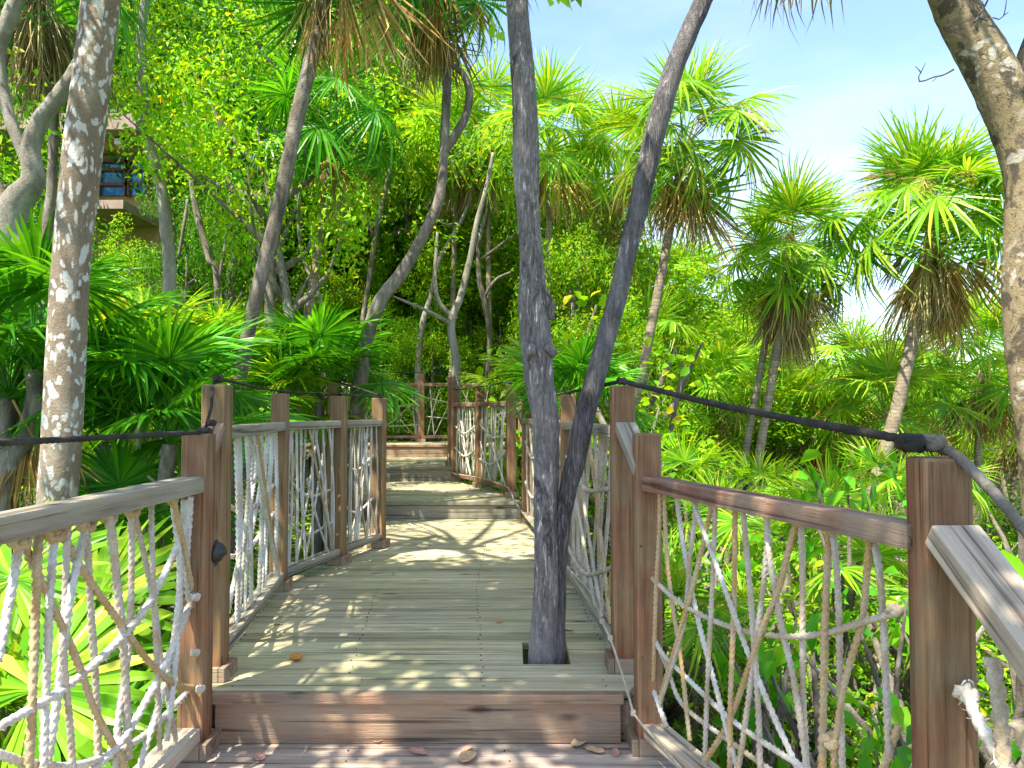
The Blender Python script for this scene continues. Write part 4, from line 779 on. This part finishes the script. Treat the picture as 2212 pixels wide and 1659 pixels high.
# understory palmettos on the left
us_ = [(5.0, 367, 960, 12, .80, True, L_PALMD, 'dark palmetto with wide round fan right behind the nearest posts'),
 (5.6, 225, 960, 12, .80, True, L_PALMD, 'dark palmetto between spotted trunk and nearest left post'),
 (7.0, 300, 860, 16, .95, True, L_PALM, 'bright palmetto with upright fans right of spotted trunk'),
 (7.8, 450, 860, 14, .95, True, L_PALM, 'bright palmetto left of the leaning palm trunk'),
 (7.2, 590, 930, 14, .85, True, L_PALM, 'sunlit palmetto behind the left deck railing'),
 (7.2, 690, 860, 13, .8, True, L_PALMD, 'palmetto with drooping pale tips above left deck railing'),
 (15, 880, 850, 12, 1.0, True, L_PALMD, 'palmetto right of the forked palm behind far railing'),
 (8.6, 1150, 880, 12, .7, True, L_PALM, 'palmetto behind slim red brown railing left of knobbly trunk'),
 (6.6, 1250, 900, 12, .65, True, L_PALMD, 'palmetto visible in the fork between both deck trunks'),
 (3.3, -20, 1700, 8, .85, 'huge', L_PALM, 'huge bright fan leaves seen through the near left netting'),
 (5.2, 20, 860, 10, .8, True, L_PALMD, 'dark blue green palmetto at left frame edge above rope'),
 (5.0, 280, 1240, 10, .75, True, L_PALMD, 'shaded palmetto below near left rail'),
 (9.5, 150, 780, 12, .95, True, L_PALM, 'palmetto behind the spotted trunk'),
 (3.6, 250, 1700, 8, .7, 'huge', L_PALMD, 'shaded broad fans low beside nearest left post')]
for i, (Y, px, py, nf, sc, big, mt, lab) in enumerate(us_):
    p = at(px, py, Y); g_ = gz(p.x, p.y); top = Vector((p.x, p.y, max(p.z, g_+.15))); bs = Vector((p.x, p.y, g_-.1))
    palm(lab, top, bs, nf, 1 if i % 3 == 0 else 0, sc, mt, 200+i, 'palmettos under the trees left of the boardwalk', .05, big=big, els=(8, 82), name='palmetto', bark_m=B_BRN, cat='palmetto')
p = at(30, 1700, 2.5); e = empty('palmetto', (p.x-.1, p.y+.1, gz(p.x, p.y)), 'nearest palmetto with giant bright fan leaves just outside the near left netting', 'palmetto', 'palmettos under the trees left of the boardwalk')
for k, (px, py, Y, rot, sc_) in enumerate([(77, 1490, 2.75, 60, .80), (300, 1520, 3.6, 40, .85), (205, 1300, 3.7, 75, .85), (30, 1250, 3.2, 100, .70), (190, 1640, 3.0, 10, .70)]):
    hub = at(px, py, Y); o = link('frond', FR_HUGE[k % 3], e); n_ = (Vector((-.25+.1*(k % 3), -.75, .65))).normalized(); x_ = Vector((math.cos(R(rot)), 0, math.sin(R(rot)))); x_ = (x_-n_*x_.dot(n_)).normalized(); y_ = n_.cross(x_)
    th_ = R(-35+10*(k % 3)); Mx = Matrix((x_, y_, n_)).transposed() @ Matrix.Rotation(th_, 3, 'Y'); M4 = (Mx*sc_).to_4x4(); M4.translation = hub-e.location-Mx @ Vector((.55*sc_, 0, 0)); o.matrix_local = M4
trunk_mesh([([(0, 0, -.1), (0, 0, .12), (.0, 0, .3)], [.06, .07, .05])], B_BRN, 4, 10).build('trunk', B_BRN, e, True)
# ------------------------------------------------------------------ forest
TV = [tree_variant(300+i, 5.4, 1.7, 38, 260, .105, [L_YEL, L_MID, L_YEL, L_MID][i], B_BRN, .22) for i in range(4)]
TS = [tree_variant(320+i, 5.4, 1.7, 40, 420, .075, [L_YEL, L_MID][i], B_BRN, .15) for i in range(2)]
TH = [tree_variant(330+i, 5.4, 1.7, 22, 300, .085, L_MID, B_BRN, .62) for i in range(2)]
SH = [tree_variant(340+i, 1.3, .8, 16, 150, .065, [L_YEL, L_MID, L_DRK][i], B_BRN, .05) for i in range(3)]
BT = [tree_variant(380+i, 1.7, .8, 14, 110, .062, L_YEL, B_BRN, .1, rich=True, asp=.7) for i in range(2)]
BL = [tree_variant(360+i, 1.7, .75, 11, 44, .15, L_GLOSS, B_BRN, .25, rich=True, asp=.5) for i in range(3)]
rnd = random.Random(99)
spots = []   # (depth, px, height scale, width scale)
for Y, xs, hs, ws in [(8.6, [-150], 1.1, .95), (8.6, [585], 1.25, .95), (10.8, [-180], 1.35, 1.05), (10.8, [545, 640], 1.6, 1.05), (15, [-100, 60, 240, 400, 520], 1.8, 1.4), (16.2, [570, 640, 730, 790], 2.0, 1.4), (17, [820, 900, 980, 1060], 1.6, 1.3),
                  (19, [-150, 0, 120, 260, 380, 480, 600, 700, 820], 2.4, 1.8), (19.5, [920, 1010, 1100], 1.55, 1.6)]:
    for x in xs: spots.append((Y+rnd.uniform(-.6, .6), x+rnd.uniform(-20, 20), hs*rnd.uniform(.9, 1.1), ws))
gp = 'leafy forest trees behind the left side of the boardwalk'
for i, (Y, px, hs, ws) in enumerate(spots):
    x = at(px, 890, Y).x; small_l = Y < 12
    put_tree('forest_tree', (TH if Y < 12 and px > 500 else TV if Y > 10 else TS)[rnd.randrange(4 if Y > 12 else 2)], (x, Y, gz(x, Y)-.1), 'leafy green tree in dense forest left and behind the boardwalk', 'tree', gp, rnd.uniform(0, 6.28), (ws, ws, hs), L_YEL if (700 < px and rnd.random() < .7) or rnd.random() < .2 else L_DRK if px < 700 and rnd.random() < .35 else L_MID)  # darker leaf mix at left stands in for shade in the forest
for k, (Y, px, top) in enumerate([(11.2, 150, 445), (11.0, 250, 455), (10.6, 395, 300), (11.4, 480, 330), (11.6, 40, 380)]):
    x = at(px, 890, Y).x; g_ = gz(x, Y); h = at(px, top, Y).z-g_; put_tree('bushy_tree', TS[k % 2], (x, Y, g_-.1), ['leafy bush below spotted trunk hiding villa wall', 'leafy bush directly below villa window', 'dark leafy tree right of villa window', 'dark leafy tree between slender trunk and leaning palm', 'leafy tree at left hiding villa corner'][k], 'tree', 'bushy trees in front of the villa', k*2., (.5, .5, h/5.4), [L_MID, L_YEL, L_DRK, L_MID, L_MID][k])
for k, (Y, px, top) in enumerate([(13.9, 600, 620), (14.3, 690, 560), (13.8, 780, 640), (14.6, 850, 520), (13.9, 930, 620), (14.4, 1010, 540), (14.0, 1085, 600), (12.4, 540, 600), (14.8, 740, 480), (15, 960, 450)]):
    x = at(px, 890, Y).x; g_ = gz(x, Y); h = at(px, top, Y).z-g_; put_tree('bushy_tree', TV[k % 4] if k % 2 else TS[k % 2], (x, Y, g_-.1), 'bright bushy young tree in the gaps behind the leaning trunks and farthest railing', 'tree', 'bright young trees behind the farthest railing', k*2.3, (.6, .55, h/5.4), L_YEL)
gp = 'tall trees closing the view at the back of forest'
for k in range(13):
    px = -250+k*105; Y = 24+rnd.uniform(-1, 3)
    if 150 < px < 420: Y = 30
    x = at(px, 890, Y).x; put_tree('forest_tree', TV[k % 4], (x, Y, gz(x, Y)-.3), 'tall dense tree closing the view at the back left of forest', 'tree', gp, k*1.7, (2.7, 2.7, 3.0 if px < 700 else 1.5), L_MID if k % 3 else L_DRK)  # some back trees get darker leaves, imitating shade in the forest gaps
gp = 'bushy sunlit trees behind the right palm grove'
for k, (Y, px, top) in enumerate([(11, 1250, 420), (12.5, 1330, 440), (15.5, 1200, 400), (14.6, 1420, 520), (15, 1300, 420), (13, 1520, 660), (15, 1600, 600), (17, 1500, 560), (16, 1700, 700), (18, 1640, 640), (17, 1800, 760), (19, 1900, 800), (18, 2020, 820), (20, 2140, 800), (16, 2190, 830), (22, 1750, 760), (22, 2000, 850), (24, 2200, 860), (15.8, 1120, 440), (10, 1370, 620), (12, 1460, 700), (24, 1560, 640), (24, 1860, 850), (13, 1240, 400), (17, 1130, 300)]):
    x = at(px, 890, Y).x; g_ = gz(x, Y); h = at(px, top, Y).z-g_
    w_ = 1.1+Y*.02 if Y > 14.4 else .62; put_tree('bushy_tree', TV[k % 4] if k % 2 or Y < 16 else TS[k % 2], (x, Y, g_-.1), 'yellow green bushy tree behind palm grove right of the boardwalk', 'tree', gp, k*2.1, (w_, w_, h/5.4), L_YEL)
gp = 'low leafy shrubs filling the ground right of the boardwalk'
for k in range(140):
    Y = rnd.uniform(2.3, 13) if k % 3 else rnd.uniform(2.3, 5.5); x = rnd.uniform(1.05+.0*Y, 1.5+Y*.78); 
    if Y < 3.4 and x < 1.5: x += .5
    s_ = rnd.uniform(.6, 1.15)*(1 if Y > 4 else .75); put_tree('shrub', SH[0 if rnd.random() < .6 else 1], (x, Y, gz(x, Y)-.05), 'low yellow green leafy shrub on the ground right of the boardwalk', 'shrub', gp, rnd.uniform(0, 6), (s_, s_, s_*rnd.uniform(.8, 1.1)), None, 'foliage', 'stems')
gp = 'low leafy shrubs left of and behind the boardwalk'
for k in range(70):
    Y = rnd.uniform(3.2, 15); xl = -2.0 if Y < 6.5 else -3.2 if Y < 11.3 else -4.1; x = rnd.uniform(xl-Y*.55, xl) if k % 5 else rnd.uniform(-3.5, 3.5)
    if x > xl and Y < 13.5: Y = 13.6+rnd.random()*2
    s_ = rnd.uniform(.7, 1.4); put_tree('shrub', SH[rnd.randrange(3)], (x, Y, gz(x, Y)-.05), 'low green leafy shrub left of or behind the boardwalk', 'shrub', gp, rnd.uniform(0, 6), (s_, s_, s_), None, 'foliage', 'stems')
for k in range(22):
    Y = 13.3+(k % 3)*.9+rnd.random()*.4; x = -5+k*.36; put_tree('shrub', SH[k % 3], (x, Y, gz(x, Y)-.05), 'leafy shrub standing behind the farthest crossing railing', 'shrub', 'shrubs behind the farthest railing', k, (1.3, 1.1, 1.5+(k % 4)*.2), None, 'foliage', 'stems')
for k in range(10):
    Y = 4.6+k*.85; x = .95+rnd.uniform(-.1, .4); put_tree('shrub', SH[k % 2], (x, Y, gz(x, Y)-.05), 'green shrub growing close against the right deck railing', 'shrub', 'shrubs close against the right deck railing', k, (.9, .9, 1.0), None, 'foliage', 'stems')
for k, (Y, px, sc, lab) in enumerate([(2.7, 1850, 1.0, 'broad leaved sapling behind near right netting beside large post'), (3.4, 1640, .8, 'broad leaved sapling low behind middle of near right netting'), (4.6, 1830, 1.25, 'large leaved sapling rising over the red brown rail'), (2.6, 2200, 1.15, 'large leaved bush at right edge under the grey rope'), (3.6, 2130, 1.2, 'large leaved bush behind large right post'), (5.2, 1500, .8, 'broad leaved bush behind right post of near railing'),
     (3.0, -40, .9, 'broad leaved plant at the left edge under near rail'), (8.5, 1290, 1.8, 'round leaved shrub seen in the gap between trunks'), (8.0, 1420, 1.3, 'round leaved shrub right of the leaning trunk'), (10, 1240, 2.4, 'tall yellow green round leaved tree between trunks'), (9.5, 1330, 2.2, 'tall round leaved tree left of tall palm trunk'), (2.3, 1960, .8, 'dark broad leaved plant at foot of large right post')]):
    x = at(px, 890, Y).x; put_tree('broadleaf_bush', BT[k % 2] if Y > 7 else BL[k % 3], (x, Y, gz(x, Y)-.05), lab, 'bush', 'broad leaved bushes and saplings', k*1.3, (sc*(.7 if Y < 4.7 else 1), sc*(.7 if Y < 4.7 else 1), sc), L_YEL if Y > 7 else None, 'foliage', 'stems')
gp = 'small fan palm seedlings among the right shrubs'
for k, (Y, px, py) in enumerate([(5.5, 1800, 1180), (6.5, 1560, 1180), (4.6, 1900, 1330), (7.5, 1480, 1080), (6, 1700, 1250), (4.4, 1480, 1420), (8, 1900, 1080), (8.5, 1640, 1090), (9, 2050, 1080), (5.0, 1620, 1420)]):
    p = at(px, py, Y); g_ = gz(p.x, p.y); palm('small bright fan palm seedling among shrubs right of boardwalk', (p.x, p.y, max(p.z, g_+.05)), (p.x, p.y, g_-.05), 8, 1, .55, None, 260+k, gp, .02, els=(5, 80), name='palm_seedling', cat='seedling')
for k, (Y, px) in enumerate([(8.7, 1080), (9.8, 1050), (10.4, 1010), (8.2, 1170), (7.9, 1150), (11.0, 1030)]):   # spiky plants behind the slim railing
    x = at(px, 890, Y).x; e = empty('spiky_plant', (x, Y, gz(x, Y)), 'tall grassy spiky plant beside the middle step railings', 'plant', 'spiky plants beside the middle steps'); b = MB(); r_ = random.Random(k)
    for j in range(46):
        a = r_.uniform(0, 6.28); L_ = r_.uniform(1.4, 2.4); o_ = Vector((math.cos(a), math.sin(a), 0)); sd = Vector((-o_.y, o_.x, 0)); sp = r_.uniform(.1, .5); V_ = []
        for q in range(6):
            t = q/5; c_ = o_*(.05+sp*t*t*L_*.6)+Vector((0, 0, L_*(t-.25*t*t*sp*2))); wv = .018*(1-t*.97); V_ += [c_-sd*wv, c_+sd*wv]
        b.add([tuple(v) for v in V_], [(2*q, 2*q+1, 2*q+3, 2*q+2) for q in range(5)])
    b.build('blades', L_PALM, e)
# ground cover
rng = np.random.default_rng(5); n_ = 60000
X = rng.uniform(-1, 1, n_); Y = rng.uniform(1.6, 16, n_); X = np.where(rng.random(n_) < .6, 1.0+np.abs(X)*(Y*.8), -1.6-np.abs(X)*(Y*.75)); Zz = np.array([gz(a, b_) for a, b_ in zip(X, Y)])+rng.uniform(0, .22, n_)
V_, F_ = leaf_arrays(np.stack([X, Y, Zz], 1), rng.normal(size=(n_, 3))+np.array([0, 0, .8]), .10, rng, .35)
tag(link('ground_cover', mesh('ground_cover', V_, F_, L_YEL)), 'loose low leaves and seedlings covering the ground beside the boardwalk', 'ground cover', kind='stuff')
# ------------------------------------------------------------------ villa
YW = plain('ochre_wall', (.40, .28, .12), .85); TR = plain('grey_brown_fascia', (.33, .24, .18), .8); BRN = plain('brown_window_frame', (.16, .07, .045), .6); SL = plain('dark_louvre', (.16, .15, .13), .6)
GL, n, b, o = newmat('blue_window_glass'); b.inputs['Base Color'].default_value = (.02, .16, .50, 1); b.inputs['Roughness'].default_value = .08; b.inputs['Specular IOR Level'].default_value = .9
YB = 12.6; q = lambda x, y, dy=0: at(x, y, YB+dy)
vb = q(260, 430); e = empty('villa', (vb.x, YB, gz(vb.x, YB)), 'ochre villa with blue windows half hidden behind forest trees', 'building'); lo = e.location
def wbox(name, x0, y0, x1, y1, d, th, mat):
    a_, b_ = q(x0, y0), q(x1, y1); o_ = MB().box(((a_.x+b_.x)/2, YB+d+th/2, (a_.z+b_.z)/2), (abs(b_.x-a_.x), th, abs(a_.z-b_.z))).build(name, mat, e, local=lo); return o_
wbox('wall', -160, 325, 342, 640, 0, 2.2, YW); wbox('roof', -200, 290, 350, 322, -.9, 3.3, TR); wbox('upper_wall', -150, 318, 345, 338, -.35, .3, YW); wbox('terrace_roof', 205, 475, 345, 492, -1.2, 1.15, TR)
wbox('louvre', 215, 340, 330, 352, -.12, .1, SL)
for x0, x1 in ((222, 280), (284, 326)):
    f_ = wbox('window', x0, 352, x1, 424, -.06, .05, GL)
    for k in range(2): 
        a_, b_ = q(x0+(x1-x0)*k, 350), q(x0+(x1-x0)*k, 426); fr = MB().box((a_.x, YB-.09, (a_.z+b_.z)/2), (.06, .08, a_.z-b_.z)).build('frame', BRN, f_); fr.location = -Vector(lo)
    for yy in (352, 370, 402): a_, b_ = q(x0, yy), q(x1, yy); fr = MB().box(((a_.x+b_.x)/2, YB-.10, a_.z), (b_.x-a_.x, .06, .05)).build('frame', BRN, f_); fr.location = -Vector(lo)
wbox('window', 60, 425, 110, 500, -.06, .05, GL); pass
lm_ = wbox('wall_lamp', 287, 326, 301, 338, -.6, .2, plain('white_lamp', (.8, .8, .78), .5))
# ------------------------------------------------------------------ fallen leaves
FLM = [plain('dry_pink_leaf', (.55, .30, .22), .6, 0, .3, 60), plain('dry_tan_leaf', (.55, .38, .22), .6, 0, .3, 60), plain('dry_orange_leaf', (.60, .24, .04), .6, 0, .3, 60)]
def fallen(px, py, z, s_, mi, lab, rz, curl):
    p = on_plane(px, py, (0, 0, z), Vector((0, 0, 1))); nu, nv = 9, 5; V = []
    for i in range(nu):
        u = i/(nu-1)*2-1; wv = .48*(1-abs(u)**2.2)**.7+.01
        for j in range(nv):
            v = (j/(nv-1)*2-1)*wv; V.append((u*s_*.5, v*s_*.55, s_*(.04+curl*(v*v*1.2+.22*u*u)+.02*math.sin(5*u+3*v))))
    Fc = [(i*nv+j, (i+1)*nv+j, (i+1)*nv+j+1, i*nv+j+1) for i in range(nu-1) for j in range(nv-1)]
    o = link('fallen_leaf', mesh('fallen_leaf', V, Fc, FLM[mi], True)); o.location = p+Vector((0, 0, .002)); o.rotation_euler = (0, 0, rz)
    m_ = o.modifiers.new('thick', 'SOLIDIFY'); m_.thickness = .0012; tag(o, lab, 'leaf', 'dry fallen leaves on the boardwalk')
fl = [(1300, 1583, 0, .09, 0, 'curled pinkish leaf standing against the front riser below centre'), (1090, 0, 0, 0, 0, ''),
 (825, 1603, 0, .085, 0, 'curled pink leaf near riser left of centre on lowest landing'), (903, 1628, 0, .10, 0, 'flat pink leaf farthest left on lowest landing'), (1010, 1643, 0, .13, 1, 'long tan leaf in middle of lowest landing'),
 (975, 1598, 0, .10, 0, 'reddish curled leaf touching foot of front riser'), (1100, 1587, 0, .11, 0, 'brown leaf leaning on riser right of middle'), (1250, 1612, 0, .10, 1, 'pale tan leaf at right of lowest landing'), (1285, 1625, 0, .10, 1, 'second pale leaf at right of lowest landing near post foot'), (1330, 1630, 0, .07, 0, 'small pink leaf beside right post foot'),
 (1078, 1345, Z1, .05, 2, 'small orange leaf alone on green deck left of deck hole'), (640, 1425, Z1, .12, 2, 'flat bright orange leaf in netting shadow on deck'), (1010, 1622, 0, .06, 0, 'tiny pink leaf behind long tan leaf'), (600, 1350, Z1, .07, 1, 'tan leaf by the left rail on green deck'),
 (925, 1118, Z1, .10, 1, 'pale curled leaf standing at foot of second riser'), (965, 1065, Z2, .12, 1, 'brown leaf on the short grey step deck'), (1225, 1362, Z1, .09, 1, 'brown leaf behind the leaning trunk by the hole'), (1180, 1118, Z1, .1, 1, 'tan leaf near second riser beside knobbly trunk'),
 (905, 1001, Z3, .14, 0, 'reddish leaf in sun below farthest riser left'), (925, 1000, Z3, .13, 1, 'tan leaf in sun below the farthest riser'), (1095, 1160, Z1, .08, 1, 'tan leaf on sunlit patch of green deck'), (560, 1640, 0, .09, 0, 'pink leaf near the foot of left post on landing')]
for i, (x, y, z, s_, mi, lab) in enumerate(fl):
    if lab: fallen(x, y, z, s_*.78, mi, lab, i*1.9, .3+.4*((i*7) % 5)/5)
